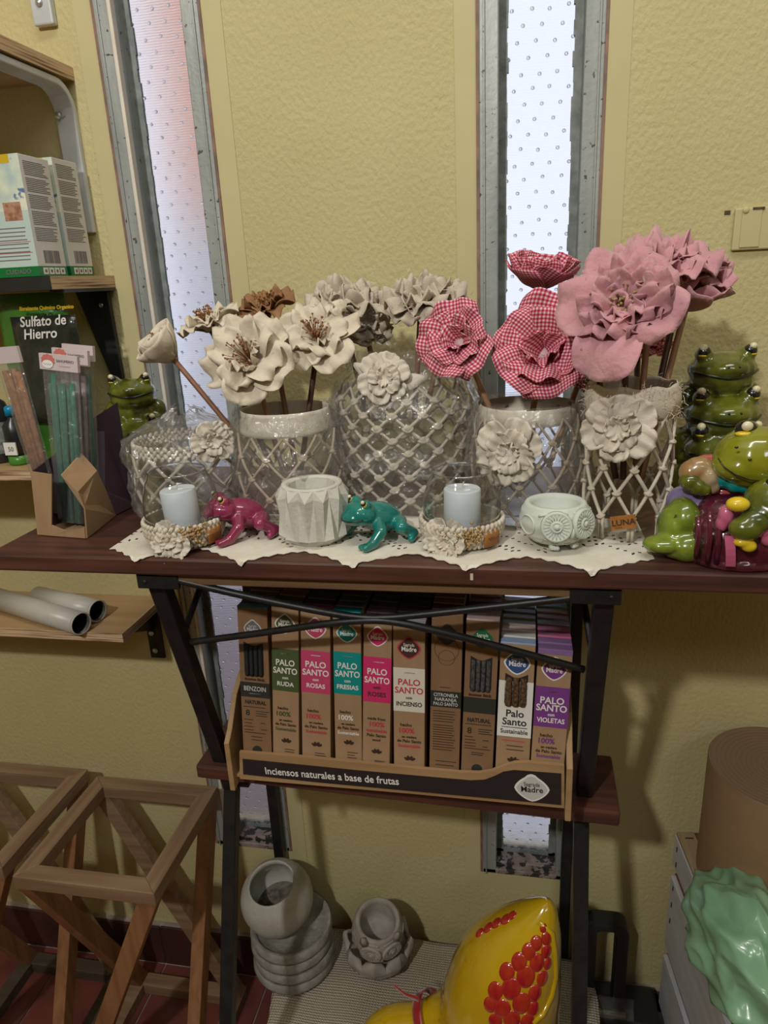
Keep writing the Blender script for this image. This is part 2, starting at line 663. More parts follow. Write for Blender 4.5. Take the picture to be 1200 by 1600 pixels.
# outside: pale yard and the neighbour's house seen blurred through the glass
M_yard = mat('pale_pavement', (0.62, 0.64, 0.70), 0.9, c2=(0.54, 0.56, 0.62), vscale=3, vamt=.4)
M_render = mat('white_house_render', (0.74, 0.74, 0.78), 0.9, c2=(0.66, 0.66, 0.70), vscale=2, vamt=.4)
M_orange = mat('orange_house_render', (0.85, 0.42, 0.25), 0.9, c2=(0.78, 0.37, 0.22), vscale=2, vamt=.4)
struct(build(MB().bb((-6, .13, -.12), (5, 7, -.05)), 'floor_yard', M_yard))
M_terr = mat('dark_terrace_slab', (.24, .195, .205), .9, c2=(.19, .15, .16), vscale=5, vamt=.4)
struct(build(MB().bb((-4, .125, -.06), (-.26, 2.3, -.045)), 'floor_terrace', M_terr))
xo = at(238, 60, y=2.6).x
zo = at(290, 330, y=2.6).z
house = thing('neighbour_house', 'pale house with orange upper storey blurred behind the left window', 'house', (xo + .5, 3.1, -.05))
build(MB().bb((xo - .05, 2.6, -.05), (xo + 1.0, 3.6, zo)), 'ground_storey', M_render, house, world=True)
build(MB().bb((xo, 2.57, zo), (xo + 1.0, 3.6, zo + 2.2)), 'upper_storey', M_orange, house, world=True)

# floor of red tiles with pale joints, tiled skirting
M_tile = mat('red_floor_tile', (0.20, 0.055, 0.042), 0.35, c2=(0.13, 0.040, 0.034), vscale=14, vamt=.5, bump=.0004, bscale=60, speck=(.35, .28, .25), speckscale=220, speckth=.74)
M_grout = mat('pale_grout', (0.42, 0.36, 0.33), 0.9, c2=(0.25, .2, .18), vscale=40, vamt=.5)
floor = struct(build(MB().bb((-1.7, -3.3, -.06), (1.5, 0, -.003)), 'floor', M_grout))
ts = .20
tile_me = None
for i in range(-8, 8):
    for j in range(0, 3):
        x0, y1 = i * ts - .03, -j * ts - .012
        if tile_me is None:
            t = build(MB().bb((-ts / 2 + .0012, -ts / 2 + .0012, -.008), (ts / 2 - .0012, ts / 2 - .0012, 0)), 'tile', M_tile, floor, bevel=.0008)
            tile_me = t
        else:
            t = dup(tile_me, floor)
        t.location = (x0 + ts / 2, y1 - ts / 2, 0)
far = MB()
for i in range(-8, 8):
    for j in range(3, 17):
        x0, y1 = i * ts - .03, -j * ts - .012
        far.bb((x0 + .0012, y1 - ts + .0012, -.008), (x0 + ts - .0012, y1 - .0012, 0))
build(far, 'far_tiles', M_tile, floor)['kind'] = 'stuff'
M_skirt = mat('dark_red_skirting_tile', (0.085, 0.030, 0.027), 0.4, c2=(0.05, .022, .02), vscale=12, vamt=.5)
base = struct(build(MB().bb((-1.6, -.008, 0), (1.4, 0, .088)), 'baseboard_back', M_grout))
for i in range(-8, 7):
    build(MB().bb((i * ts - .03 + .001, -.012, .0), (i * ts + ts - .031, -.002, .086 + random.uniform(-.001, .001))), 'skirting_tile', M_skirt, base, bevel=.001)

# painted-over switch plate by the right edge
sp = thing('switch_plate', 'cream yellow painted-over switch plate on the wall above the pink flowers', 'switch', at(1170, 355, y=0))
c0, c1 = at(1141, 392, y=0), at(1215, 322, y=0)
build(MB().bb((c0.x, -.005, c0.z), (c1.x + .03, 0, c1.z)), 'plate', M_smooth, sp, world=True, bevel=.0015)
c2, c3 = at(1152, 388, y=0), at(1190, 324, y=0)
build(MB().bb((c2.x, -.0065, c2.z), (c3.x, -.004, c3.z)), 'cover', M_smooth, sp, world=True, bevel=.001)
s0 = at(1163, 329, y=0)
mbs = MB(); mbs.smooth = True
build(mbs.ell((s0.x, -.0068, s0.z), (.0035, .0015, .0035)), 'screw', M_smooth, sp, world=True)
s0 = at(1183, 326, y=0)
build(MB().bb((s0.x - .006, -.0072, s0.z - .0012), (s0.x + .006, -.006, s0.z + .0012)), 'slot', M_crack, sp, world=True)
s0 = at(1138, 332, y=0)
build(MB().bb((s0.x - .004, -.001, s0.z - .002), (s0.x + .002, .001, s0.z + .002)), 'chipped_hole', M_crack, sp, world=True)
# ================================================================ table
T = 0.947
M_top = wood('dark_red_brown_tabletop', (0.105, 0.038, 0.025), (0.05, 0.02, 0.016), 0, rough=0.42, scale=10, bump=.0003)
M_batten = wood('brown_under_batten', (0.20, 0.115, 0.055), (0.13, 0.07, 0.03), 0, rough=.6)
M_iron = mat('black_iron', (0.010, 0.010, 0.012), 0.42, c2=(0.02, 0.019, 0.018), vscale=60, vamt=.4, bump=.0003, bscale=120, spec=.4)
M_steel = mat('dull_screw_steel', (0.35, 0.34, 0.32), 0.35, metal=.9)
table = thing('console_table', 'narrow dark red wooden console table on black iron scissor legs', 'table', (-.135, -.2, .13))
TX0, TX1, TY0, TY1 = -.507, .43, -.342, -.006
build(MB().bb((TX0, TY0, T - .0175), (TX1, TY1, T)), 'tabletop', M_top, table, world=True, bevel=.0025)
build(MB().bb((-.325, TY0 + .008, T - .029), (.045, TY0 + .05, T - .0178)), 'batten', M_batten, table, world=True, bevel=.001)
build(MB().bb((-.325, TY1 - .04, T - .026), (.045, TY1 - .01, T - .0178)), 'batten', M_batten, table, world=True, bevel=.001)
XL, XR = -.343, .073
LRX = at(431, 1280, y=-.016).x
RRX = at(891, 1200, y=-.016).x
for x, s in ((XL, 1), (XR, -1)):
    # angle-iron cleat under the top
    mbp = MB()
    mbp.bb((x - .012 if s > 0 else x - .030, TY0 + .006, T - .034), (x + .030 if s > 0 else x + .012, TY0 + .012, T - .0178))
    mbp.bb((x - .012, TY0 + .006, T - .0215), (x + .012, TY1 - .02, T - .0178))
    build(mbp, 'cleat', M_iron, table, world=True, bevel=.0012)
    mbs = MB(); mbs.smooth = True
    build(mbs.ell((x - .004 * s, TY0 + .006, T - .027), (.0025, .0012, .0025)), 'screw', M_iron, table, world=True)
    fl = [V((x, -.322, .915)), V((x, -.222, .592)), V((x, -.232, .555)), V((x, -.38, .1555))]
    mbl = MB()
    mbl.beam(fl[0] + V((0, -.002, .02)), fl[1], .017, .017, (0, -1, 0.3)); mbl.beam(fl[1] + V((0, 0, .012)), fl[3], .0165, .016, (0, -1, -.3))
    build(mbl, 'leg', M_iron, table, world=True, bevel=.002)
    mbl = MB()
    xq = LRX if s > 0 else RRX
    mbl.beam((xq, -.016, .93), (xq, -.016, .001), .016, .014, (0, -1, 0))
    build(mbl, 'leg', M_iron, table, world=True, bevel=.002)
    build(MB().tube([(x + .004 * s, -.295, .842), (x + .012 * s, -.25, .885), (x + .022 * s, -.205, .921)], .0035, 8), 'brace', M_iron, table, world=True)
    # bracket bar under the shelf
    build(MB().beam((x + .012 * s, -.225, .603), (x + .012 * s, -.15, .603), .02, .012), 'shelf_bracket', M_iron, table, world=True, bevel=.001)
# two bowed tie rods that touch in the middle
def rod(pts):
    q = [at(px, py, y=y) for px, py, y in pts]
    mbr = MB(); mbr.smooth = True
    out = []
    for i in range(len(q) - 1):
        p0, p1, p2, p3 = q[max(i - 1, 0)], q[i], q[i + 1], q[min(i + 2, len(q) - 1)]
        for k in range(6):
            t = k / 6
            out.append(.5 * ((2 * p1) + (p2 - p0) * t + (2 * p0 - 5 * p1 + 4 * p2 - p3) * t * t + (3 * p1 - p0 - 3 * p2 + p3) * t ** 3))
    out.append(q[-1])
    build(mbr.tube(out, .0037, 8), 'tie_rod', M_iron, table, world=True)
rod([(272, 905, -.332), (370, 928, -.33), (470, 949, -.328), (550, 963, -.326), (600, 965, -.326), (650, 961, -.326), (760, 949, -.328), (850, 939, -.33), (905, 932, -.332)])
rod([(300, 1003, -.30), (400, 990, -.312), (500, 976, -.325), (560, 970, -.327), (610, 971, -.327), (680, 985, -.325), (790, 1013, -.312), (912, 1046, -.295)])
# lower shelf board, dropping a little to the right
M_shelf = wood('red_brown_shelf', (0.125, 0.044, 0.026), (0.06, 0.024, 0.018), 0, rough=.5, scale=9)
SHZ = .646
sh = MB()
sh.box((-.13, -.213, SHZ - .009), (.478, .096, .018), M.Rotation(R(1.0), 3, 'Y') @ M.Rotation(R(-1.0), 3, 'Z'))
build(sh, 'lower_shelf', M_shelf, table, world=True, bevel=.003)
# white chip in the front edge
c = at(737, 901, y=TY0)
build(MB().box((c.x, TY0 - .0002, c.z), (.0025, .0008, .006)), 'paint_chip', mat('bare_chip', (.6, .52, .42), .8), table, world=True)

# low platform under a woven cloth
M_plat = wood('plain_board', (0.33, 0.23, 0.13), (0.24, 0.16, 0.09), 0, rough=.7)
plat = thing('low_platform', 'low wooden platform under the woven cloth at the bottom', 'platform', (-.13, -.24, 0))
PX0, PX1 = -.362, .125
build(MB().bb((PX0 + .01, -.47, .133), (PX1 - .01, -.032, .150)), 'board', M_plat, plat, world=True, bevel=.002)
for x in (PX0 + .03, PX1 - .03):
    for y in (-.45, -.055):
        build(MB().bb((x - .015, y - .015, 0), (x + .015, y + .015, .133)), 'foot', M_plat, plat, world=True)
M_cloth = bpy.data.materials.new('woven_cream_cloth')
M_cloth.use_nodes = True
nt = M_cloth.node_tree
b = nt.nodes['Principled BSDF']; b.inputs['Roughness'].default_value = .9
tc = _n(nt, 'ShaderNodeTexCoord')
w1 = _n(nt, 'ShaderNodeTexWave', bands_direction='X'); w1.inputs['Scale'].default_value = 75; w1.inputs['Distortion'].default_value = .6
w2 = _n(nt, 'ShaderNodeTexWave', bands_direction='Y'); w2.inputs['Scale'].default_value = 75; w2.inputs['Distortion'].default_value = .6
mu = _n(nt, 'ShaderNodeMath', operation='MULTIPLY')
rp = _n(nt, 'ShaderNodeMix', data_type='RGBA'); rp.inputs[6].default_value = (.40, .34, .26, 1); rp.inputs[7].default_value = (.74, .68, .57, 1)
bp = _n(nt, 'ShaderNodeBump'); bp.inputs['Distance'].default_value = .002
for w in (w1, w2):
    nt.links.new(tc.outputs['Object'], w.inputs['Vector'])
nt.links.new(w1.outputs[1], mu.inputs[0]); nt.links.new(w2.outputs[1], mu.inputs[1])
nt.links.new(mu.outputs[0], rp.inputs[0]); nt.links.new(rp.outputs[2], b.inputs['Base Color'])
nt.links.new(mu.outputs[0], bp.inputs['Height']); nt.links.new(bp.outputs[0], b.inputs['Normal'])
def clothf(u, v):
    x = PX0 - .02 + (PX1 - PX0 + .04) * u
    y = -.49 + .464 * v
    z = .1525 + .0012 * math.sin(x * 60 + y * 21) + .001 * math.sin(y * 75 - x * 13)
    e = max(PX0 + .004 - x, 0) + max(x - PX1 + .004, 0)
    if x < PX0 + .004:
        z -= min(.11, (PX0 + .004 - x) * 4.5); x = PX0 + .004 - (PX0 + .004 - x) * .25 + .004 * math.sin(y * 55)
    if x > PX1 - .004:
        z -= min(.11, (x - PX1 + .004) * 4.5); x = PX1 - .004 + (x - PX1 + .004) * .25 + .004 * math.sin(y * 47)
    return (x, y, z)
mbc = MB(); mbc.smooth = True
mbc.grid(clothf, 90, 60, thick=.0015)
tag(build(mbc, 'woven_cloth', M_cloth), 'cream woven cloth spread over the low platform under the table', 'cloth')
# ================================================================ incense display on the lower shelf
M_mdf = wood('pale_ply_display', (0.40, 0.255, 0.125), (0.33, 0.20, 0.09), 0, rough=.6, scale=8)
M_black = mat('black_print', (0.022, 0.016, 0.016), .55)
M_white = mat('white_print', (0.80, 0.78, 0.74), .6)
M_kraft = mat('kraft_card', (0.37, 0.235, 0.13), .75, c2=(0.32, 0.20, 0.105), vscale=60, vamt=.4, stretch=(1, 1, .2), bump=.0001, bscale=400)
M_kraft2 = mat('dark_kraft_card', (0.25, 0.14, 0.07), .75, c2=(0.21, 0.115, 0.055), vscale=60, vamt=.4, stretch=(1, 1, .2))
def yfr(px):
    return -.286 - .018 * (px - 375) / 510
ds = thing('incense_display', 'wooden counter display tray holding the rows of incense boxes', 'display', at(628, 1235, y=-.25))
top = [(374, 1175), (450, 1181), (521, 1188), (600, 1196), (665, 1202), (717, 1207), (748, 1208), (768, 1205), (787, 1197), (805, 1192), (826, 1191.5), (882, 1197)]
bot = [(882, 1263), (640, 1240), (500, 1228), (375, 1217)]
def ppoly(pts, dy, th, name, m, parent, dyf=yfr):
    """outline of photo points on the display's front plane, pushed dy forward, th thick"""
    q = [at(px, py, y=dyf(px) - dy) for px, py in pts]
    mb = MB(); n = len(q)
    mb.v = q + [p + V((0, th, 0)) for p in q]
    mb.face(list(range(n))); mb.face([n + i for i in range(n)][::-1])
    for i in range(n):
        mb.face([i, n + i, n + (i + 1) % n, (i + 1) % n])
    return build(mb, name, m, parent, world=True)
fp = ppoly(top + bot, 0, .004, 'front_panel', M_mdf, ds)
ppoly([(379, 1186), (450, 1193), (560, 1204), (660, 1213), (735, 1219.5), (757, 1218.5), (772, 1213), (787, 1206), (803, 1203.5), (877, 1209), (877, 1258), (640, 1236), (500, 1223), (380, 1210)], .0006, .0006, 'sticker', M_black, fp)
pl, pr = at(381, 1200, y=yfr(381)), at(875, 1240, y=yfr(875))
ux = (pr - pl).normalized()
n_ = V((ux.y, -ux.x, 0)).normalized()
uyv = ux.cross(n_) * -1
lettering('Inciensos naturales a base de frutas', .0125, at(516, 1213, y=yfr(516) - .0009), ux, uyv, M_white, fp, wmax=.15, sx=1.15, bold=.00015)
# onion-shaped maker's badge
def badge_poly(w, h, k=1.0):
    pts = []
    for i in range(28):
        a = 2 * PI * i / 28 + PI / 2
        c, s_ = math.cos(a), math.sin(a)
        r = 1 / (abs(c) ** 1.45 + abs(s_) ** 1.45) ** (1 / 1.45)
        y = r * s_
        if s_ > .97:
            y *= 1.10
        pts.append((r * c * w / 2 * k, y * h / 2 * k))
    return pts
def badge(o, ux, uy, n, w, h, cc, co, ct, parent):
    o, ux, uy, n = V(o), V(ux).normalized(), V(uy).normalized(), V(n).normalized()
    b1 = build(MB().prism(badge_poly(w, h), o, ux, uy, n * .0003), 'badge', co, parent, world=True)
    build(MB().prism(badge_poly(w, h, .87), o + n * .0003, ux, uy, n * .0002), 'badge_face', cc, parent, world=True)
    lettering('Sagrada', h * .2, o + n * .0006 + uy * h * .16, ux, uy, ct, parent, wmax=w * .45)
    lettering('Madre', h * .3, o + n * .0006 - uy * h * .04, ux, uy, ct, parent, wmax=w * .62, bold=.00012)
    return b1
M_greyt = mat('pale_grey_print', (0.55, 0.55, 0.53), .6)
badge(at(831, 1232, y=yfr(831) - .0007), ux, uyv, -n_ if n_.y > 0 else n_, .0345, .031, M_greyt, M_white, M_black, fp)
# side boards with hooked fronts, back and floor boards
zl, zr = at(376, 1217, y=yfr(376)).z, at(882, 1263, y=yfr(882)).z
for px, pyb, zb, nm in ((361, 1217, zl, 'l'), (888, 1263, zr, 'r')):
    c = at(px, pyb, y=yfr(px) - .004)
    prof = [(0, -.016), (.012, -.014), (.013, 0), (.130, 0), (.130, .105), (.06, .10), (.035, .086), (.012, .056), (0, .046)]
    mb = MB().prism(prof, c + V((-.003, 0, 0)), (0, 1, 0), (0, 0, 1), (.006, 0, 0))
    build(mb, 'side_board', M_mdf, ds, world=True, bevel=.0008)
a_, b_ = at(364, 1217, y=yfr(364)), at(885, 1263, y=yfr(885))
mb = MB()
mb.add([a_ + V((0, .004, 0)), b_ + V((0, .004, 0)), b_ + V((0, .124, 0)), a_ + V((0, .124, 0)), a_ + V((0, .004, .003)), b_ + V((0, .004, .003)), b_ + V((0, .124, .003)), a_ + V((0, .124, .003))],
       [(0, 1, 2, 3), (4, 5, 6, 7), (0, 1, 5, 4), (1, 2, 6, 5), (2, 3, 7, 6), (3, 0, 4, 7)])
build(mb, 'floor_board', M_mdf, ds, world=True)
mb = MB()
mb.add([a_ + V((0, .124, 0)), b_ + V((0, .124, 0)), b_ + V((0, .127, 0)), a_ + V((0, .127, 0)), a_ + V((0, .124, .09)), b_ + V((0, .124, .09)), b_ + V((0, .127, .09)), a_ + V((0, .127, .09))],
       [(0, 1, 2, 3), (4, 5, 6, 7), (0, 1, 5, 4), (1, 2, 6, 5), (2, 3, 7, 6), (3, 0, 4, 7)])
build(mb, 'back_board', M_mdf, ds, world=True)

# ---- the boxes: (name, top-left, top-right, bottom-left, bottom-right on the panel edge)
BX = [('benzoin', (369, 948), (418, 948), (381, 1174), (424, 1177), 'black and grey', (.045, .14, .17)),
      ('ruda', (423, 946), (467, 948), (427, 1179), (467, 1184), 'green band', (.10, .15, .07)),
      ('rosas', (470, 951), (515, 954), (471, 1184), (518, 1188), 'pink band', (.45, .04, .12)),
      ('fresias', (518, 955), (565, 957), (525, 1188), (565, 1191), 'teal band', (.0, .24, .24)),
      ('roses', (569, 964), (612, 968), (565, 1191), (610, 1196), 'hot pink band', (.16, .05, .06)),
      ('incienso', (614, 972), (664, 977), (615, 1196), (664, 1200), 'cream band', (.45, .44, .42)),
      ('citronela', (674, 950), (725, 953), (671, 1200), (717, 1204), 'dark brown band', (.16, .08, .06)),
      ('natural', (729, 965), (781, 971), (720, 1205), (770, 1203), 'dark green band', (.50, .36, .34)),
      ('sustainable', (783, 1003), (837, 1006), (774, 1200), (827, 1193), 'white band', (.30, .38, .58)),
      ('violetas', (840, 1013), (897, 1017), (830, 1193), (881, 1198), 'purple band', (.24, .13, .30))]
cols = {'green': (.07, .10, .035), 'pink': (.56, .06, .16), 'teal': (0, .27, .26), 'hot': (.62, .03, .15), 'cream': (.72, .68, .58), 'dark': (.03, .032, .028), 'purple': (.19, .045, .25), 'white': (.78, .77, .73), 'grey': (.14, .14, .14), 'blue': (.03, .08, .24), 'red': (.55, .05, .07), 'brown': (.06, .028, .02), 'kgreen': (.01, .13, .05)}
PM = {k: mat('print_' + k, v, .5) for k, v in cols.items()}
topc = [(.20, .15, .12), (.16, .20, .16), (.30, .22, .20), (.14, .24, .22), (.40, .30, .28), (.12, .09, .08), (.22, .16, .24), (.45, .25, .22)]
topR = {8: [(.30, .38, .58), (.62, .60, .54), (.70, .50, .40), (.55, .55, .52), (.52, .52, .52), (.30, .38, .62), (.36, .44, .70), (.72, .40, .42)],
        9: [(.24, .13, .30), (.24, .13, .30), (.50, .13, .26), (.52, .14, .28), (.48, .52, .62), (.55, .42, .55), (.62, .42, .34), (.20, .48, .58)],
        7: [(.55, .40, .38), (.50, .36, .36), (.22, .10, .09), (.30, .10, .08), (.46, .14, .12), (.34, .32, .24), (.12, .10, .08), (.3, .2, .16)]}
colname = lambda c: ('purple' if c[2] > c[1] * 1.4 and c[0] > c[1] * 1.3 and c[2] > .2 else 'pink' if c[0] > c[1] * 2 and c[0] > .4 else 'salmon' if c[0] > .6 and c[1] < .55 else 'blue' if c[2] > c[0] * 1.4 else 'white' if min(c) > .48 else 'maroon' if c[0] > c[1] * 1.8 else 'green' if c[1] > c[0] * 1.05 else 'brown' if c[0] > c[2] * 1.15 else 'grey')
ORD = ['', 'first', 'second', 'third', 'fourth', 'fifth', 'sixth', 'seventh']
FRONTLAB = {'benzoin': 'kraft benzoin incense box with black window, leftmost in the front row',
            'ruda': 'kraft Palo Santo incense box with olive green RUDA band',
            'rosas': 'kraft Palo Santo incense box with rose pink ROSAS band',
            'fresias': 'kraft Palo Santo incense box with teal FRESIAS band',
            'roses': 'kraft Palo Santo incense box with hot pink band reading with ROSES',
            'incienso': 'kraft Palo Santo incense box with cream INCIENSO band and red letters',
            'citronela': 'dark kraft incense box with black CITRONELA NARANJA band and no window',
            'natural': 'kraft NATURAL incense box with green badge and window of grey sticks',
            'sustainable': 'kraft incense box with blue badge and white Palo Santo Sustainable band',
            'violetas': 'kraft Palo Santo incense box with purple VIOLETAS band, rightmost in front row'}
def top_mat(c):
    return mat('box_top_%d_%d_%d' % tuple(int(x * 100) for x in c), c, .5, c2=tuple(min(1, x * 1.15) for x in c), vscale=90, vamt=.3)
TH = .0128
def stick_bundle(par, o, X, Y, n, w, t0, t1, m, k):
    for i in range(k):
        s = (i - (k - 1) / 2) * w / k
        mb = MB(); mb.smooth = True
        pts = [o + X * s + Y * (t0 + (t1 - t0) * j / 12) + n * (.0009 + .0002 * math.sin(j * 2.3 + i)) for j in range(13)]
        mb.tube(pts, [w / k * .46 * (1 + .08 * math.sin(j * 3.1 + i * 2)) for j in range(13)], 7)
        build(mb, 'incense_stick', m, par, world=True)
M_stickg = mat('grey_incense', (.10, .095, .09), .9, c2=(.03, .03, .03), vscale=350, vamt=.5)
M_stickb = mat('brown_incense', (.17, .085, .035), .9, c2=(.035, .02, .012), vscale=350, vamt=.5)
M_stickk = mat('black_incense', (.02, .02, .018), .8, c2=(.01, .01, .01), vscale=350, vamt=.5)
for ci, (nm, tl, tr, bl, br, desc, tcol) in enumerate(BX):
    yb = yfr((bl[0] + br[0]) / 2) + .0065
    BLp, BRp = at(*bl, y=yb), at(*br, y=yb)
    TLp, TRp = at(*tl, y=yb + .014), at(*tr, y=yb + .014)
    Yv = ((TLp + TRp) - (BLp + BRp)).normalized()
    Xv = ((BRp - BLp) + (TRp - TLp)).normalized()
    Xv = (Xv - Yv * Xv.dot(Yv)).normalized()
    Zn = Xv.cross(Yv).normalized()          # outward, towards the camera
    w = ((BRp - BLp).length + (TRp - TLp).length) / 2 - .0004
    mid = (BLp + BRp) / 2
    zfloor = zl + (zr - zl) * (mid.x - a_.x) / (b_.x - a_.x) + .0045
    B0 = mid - Yv * ((mid.z - zfloor) / Yv.z)
    h = ((TLp + TRp) / 2 - B0).dot(Yv)
    Mx = M((Xv, -Zn, Yv)).transposed()
    kmat = M_kraft2 if nm in ('citronela', 'natural', 'benzoin') else M_kraft
    rowc = topR.get(ci)
    def P2(s, t, up=0.0):
        return B0 + Xv * (s * w) + Yv * t + Zn * up
    def tpy(py, px=None):
        px = px if px is not None else ((tl[0] + tr[0]) / 2 * (py < 1080) + (bl[0] + br[0]) / 2 * (py >= 1080))
        d = at(px, py, y=0) - CAM
        k = (B0 - CAM).dot(Zn) / d.dot(Zn)
        return (CAM + d * k - B0).dot(Yv)
    proto = None
    for r in range(8):
        c = tcol if r == 0 else (rowc[r] if rowc else topc[(ci * 3 + r * 5 + (ci * r) % 3) % 8])
        if rowc and r == 0: c = rowc[0]
        loc = B0 - Zn * (TH + .0006) * r + V((0, 0, 0))
        loc.z = B0.z
        cn = colname(c)
        lab = FRONTLAB[nm] if r == 0 else f'incense box with {cn} top, {ORD[r]} behind the {desc if nm != "benzoin" else "leftmost benzoin"} box in front'
        bx = thing('incense_box', lab, 'incense box', loc, rot=Mx, group='incense boxes in the display')
        hh = h + (random.uniform(-.002, .002) if r else 0)
        if proto is None:
            proto = build(MB().bb((-w / 2, 0, 0), (w / 2, TH, h - .0018)), 'carton', kmat, bx, bevel=.0006)
            protot = MB().bb((-w / 2, 0, h - .0018), (w / 2, TH, h))
        else:
            o = dup(proto, bx)
        build(MB().bb((-w / 2, -.0002, h - .0055 if (ci == 9 and r < 2) else h - .0018), (w / 2, TH, h + .0002)), 'top_flap', top_mat(c), bx, bevel=.0004)
        if r:
            continue
        fb = bx
        def band(p0, p1, m, wk=1.0, name='band'):
            t0, t1 = tpy(p1), tpy(p0)
            mb = MB().add([P2(-.5 * wk, t0, .0002), P2(.5 * wk, t0, .0002), P2(.5 * wk, t1, .0002), P2(-.5 * wk, t1, .0002), P2(-.5 * wk, t0, -.0002), P2(.5 * wk, t0, -.0002), P2(.5 * wk, t1, -.0002), P2(-.5 * wk, t1, -.0002)],
                          [(0, 1, 2, 3), (7, 6, 5, 4), (0, 1, 5, 4), (1, 2, 6, 5), (2, 3, 7, 6), (3, 0, 4, 7)])
            build(mb, name, m, fb, world=True)
        def tx(s, py, size, m, fit=.9, x=0.0, bold=.0001, sh=0):
            lettering(s, size, P2(x, tpy(py), .0004), Xv, Yv, m, fb, wmax=w * fit, bold=bold, thick=.00008, shear=sh)
        def lines(p0, p1, n, m, x0=-.42, x1=.42):
            mb = MB()
            for i in range(n):
                t = tpy(p0 + (p1 - p0) * i / max(1, n - 1))
                e = x1 - random.uniform(0, .12)
                q = [P2(x0, t, .0002), P2(e, t, .0002), P2(e, t + .0009, .0002), P2(x0, t + .0009, .0002)]
                mb.add(q, [(0, 1, 2, 3)])
            build(mb, 'small_print', m, fb, world=True, fix=False)
        def emb(py, cc, co, ct=M_white, k=.76):
            badge(P2(0, tpy(py), .0001), Xv, Yv, Zn, w * k, w * k * .96, cc, co, ct, fb)
        def leaf(py, m):
            mb = MB()
            for a in (-1.0, -.35, .35, 1.0):
                cpt = P2(.02 + .13 * math.sin(a), tpy(py) + .0035 * math.cos(a) * .9, .0003)
                dx, dy = math.sin(a), math.cos(a)
                U_, W_ = Xv * dx + Yv * dy, Xv * dy - Yv * dx
                mb.add([cpt + U_ * .0027 * math.cos(q) + W_ * .0016 * math.sin(q) for q in [2 * PI * i / 10 for i in range(10)]], [tuple(range(10))])
            build(mb, 'leaf_mark', m, fb, world=True, fix=False)
        def hole(p0, p1, m, mst, k, wk=.66):
            t0, t1 = tpy(p1), tpy(p0)
            x = w * wk / 2
            rr = .003
            poly = [(-x, t1), (0, t1 - .0055), (x, t1), (x, t0 + rr), (x - rr * .3, t0 + rr * .3), (x - rr, t0), (-x + rr, t0), (-x + rr * .3, t0 + rr * .3), (-x, t0 + rr)]
            build(MB().prism(poly, B0 + Zn * .0002, Xv, Yv, -Zn * .0004), 'cut_out', m, fb, world=True)
            stick_bundle(fb, B0 - Zn * .0002, Xv, Yv, Zn, w * wk * .94, t0 + .0008, t1 - .004, mst, k)
        if nm in ('ruda', 'rosas', 'fresias', 'roses', 'incienso', 'violetas'):
            p0, p1, bm_, em, wd_, tcA, tcB = {'ruda': (1014, 1080, 'green', 975, ('con', 'RUDA'), M_white, M_white), 'rosas': (1017, 1083, 'pink', 982, ('con', 'ROSAS'), M_white, M_white),
                'fresias': (1019, 1085, 'teal', 989, ('con', 'FRESIAS'), M_white, M_white), 'roses': (1027, 1097, 'hot', 995, ('with', 'ROSES'), M_white, PM['brown']),
                'incienso': (1044, 1112, 'cream', 1013, ('con', 'INCIENSO'), PM['red'], PM['brown']), 'violetas': (1074, 1136, 'purple', 1046, ('con', 'VIOLETAS'), M_white, M_white)}[nm]
            band(p0, p1, PM[bm_])
            emb(em, PM['brown'] if nm == 'incienso' else PM[bm_], M_white if nm != 'incienso' else PM['red'])
            H = p1 - p0
            tx('PALO', p0 + H * .33, .0095, tcA, .7, bold=.0002)
            tx('SANTO', p0 + H * .52, .0095, tcA, .9, bold=.0002)
            tx(wd_[0], p0 + H * .68, .0045, tcB, .4)
            tx(wd_[1], p0 + H * .83, .0068, tcB, .82, bold=.00015)
            lines(p0 + H * .12, p0 + H * .12, 1, tcA, -.15, .25)
            c1 = PM['green'] if nm == 'ruda' else M_white if nm == 'fresias' else PM['purple'] if nm == 'violetas' else PM['red']
            off = {'ruda': 0, 'rosas': 4, 'fresias': 6, 'roses': 16, 'incienso': 26, 'violetas': 42}[nm]
            if nm != 'roses':
                tx('hecho', 1107 + off, .005, PM['brown'], .4, -.1)
                tx('100%', 1116 + off, .0078, c1, .55, -.1, bold=.00018)
                tx('en madera', 1125.5 + off, .0036, PM['brown'], .5)
                tx('de Palo Santo', 1132 + off, .0046, PM['brown'], .8)
                tx('Sustentable', 1139.5 + off, .005, c1, .8)
            else:
                tx('made from', 1107 + off, .0046, PM['brown'], .65)
                tx('100%', 1116 + off, .0078, c1, .55, bold=.00018)
                tx('sustainable', 1125.5 + off, .005, c1, .8)
                tx('Palo Santo', 1133 + off, .0048, PM['brown'], .7)
                tx('wood', 1140 + off, .004, PM['brown'], .3)
            if nm != 'violetas':
                leaf({'ruda': 1160, 'rosas': 1166, 'fresias': 1163, 'roses': 1177, 'incienso': 1188}[nm], PM['brown'])
                lines({'ruda': 1171, 'rosas': 1177, 'fresias': 1176, 'roses': 1189, 'incienso': 1197}[nm], {'ruda': 1178, 'rosas': 1184, 'fresias': 1184, 'roses': 1193, 'incienso': 1198}[nm], 3, PM['brown'], -.05, .35)
        elif nm in ('benzoin', 'natural'):
            o = 0 if nm == 'benzoin' else 19
            if nm == 'benzoin':
                emb(982, PM['grey'], M_greyt, M_greyt, .6); hole(1003, 1056, M_black, M_stickk, 4); band(1066, 1090, PM['dark'])
                tx('BENZOIN', 1076, .0075, M_greyt, .75); lines(1085, 1085, 1, M_greyt, -.2, .3)
            else:
                emb(998, PM['kgreen'], M_kraft2, M_white, .76); hole(1026, 1080, M_black, M_stickg, 4); band(1090, 1114, PM['dark'])
            tx('Incense Stick', 1061 + o * 1.3, .0042, PM['brown'], .72, bold=.0002)
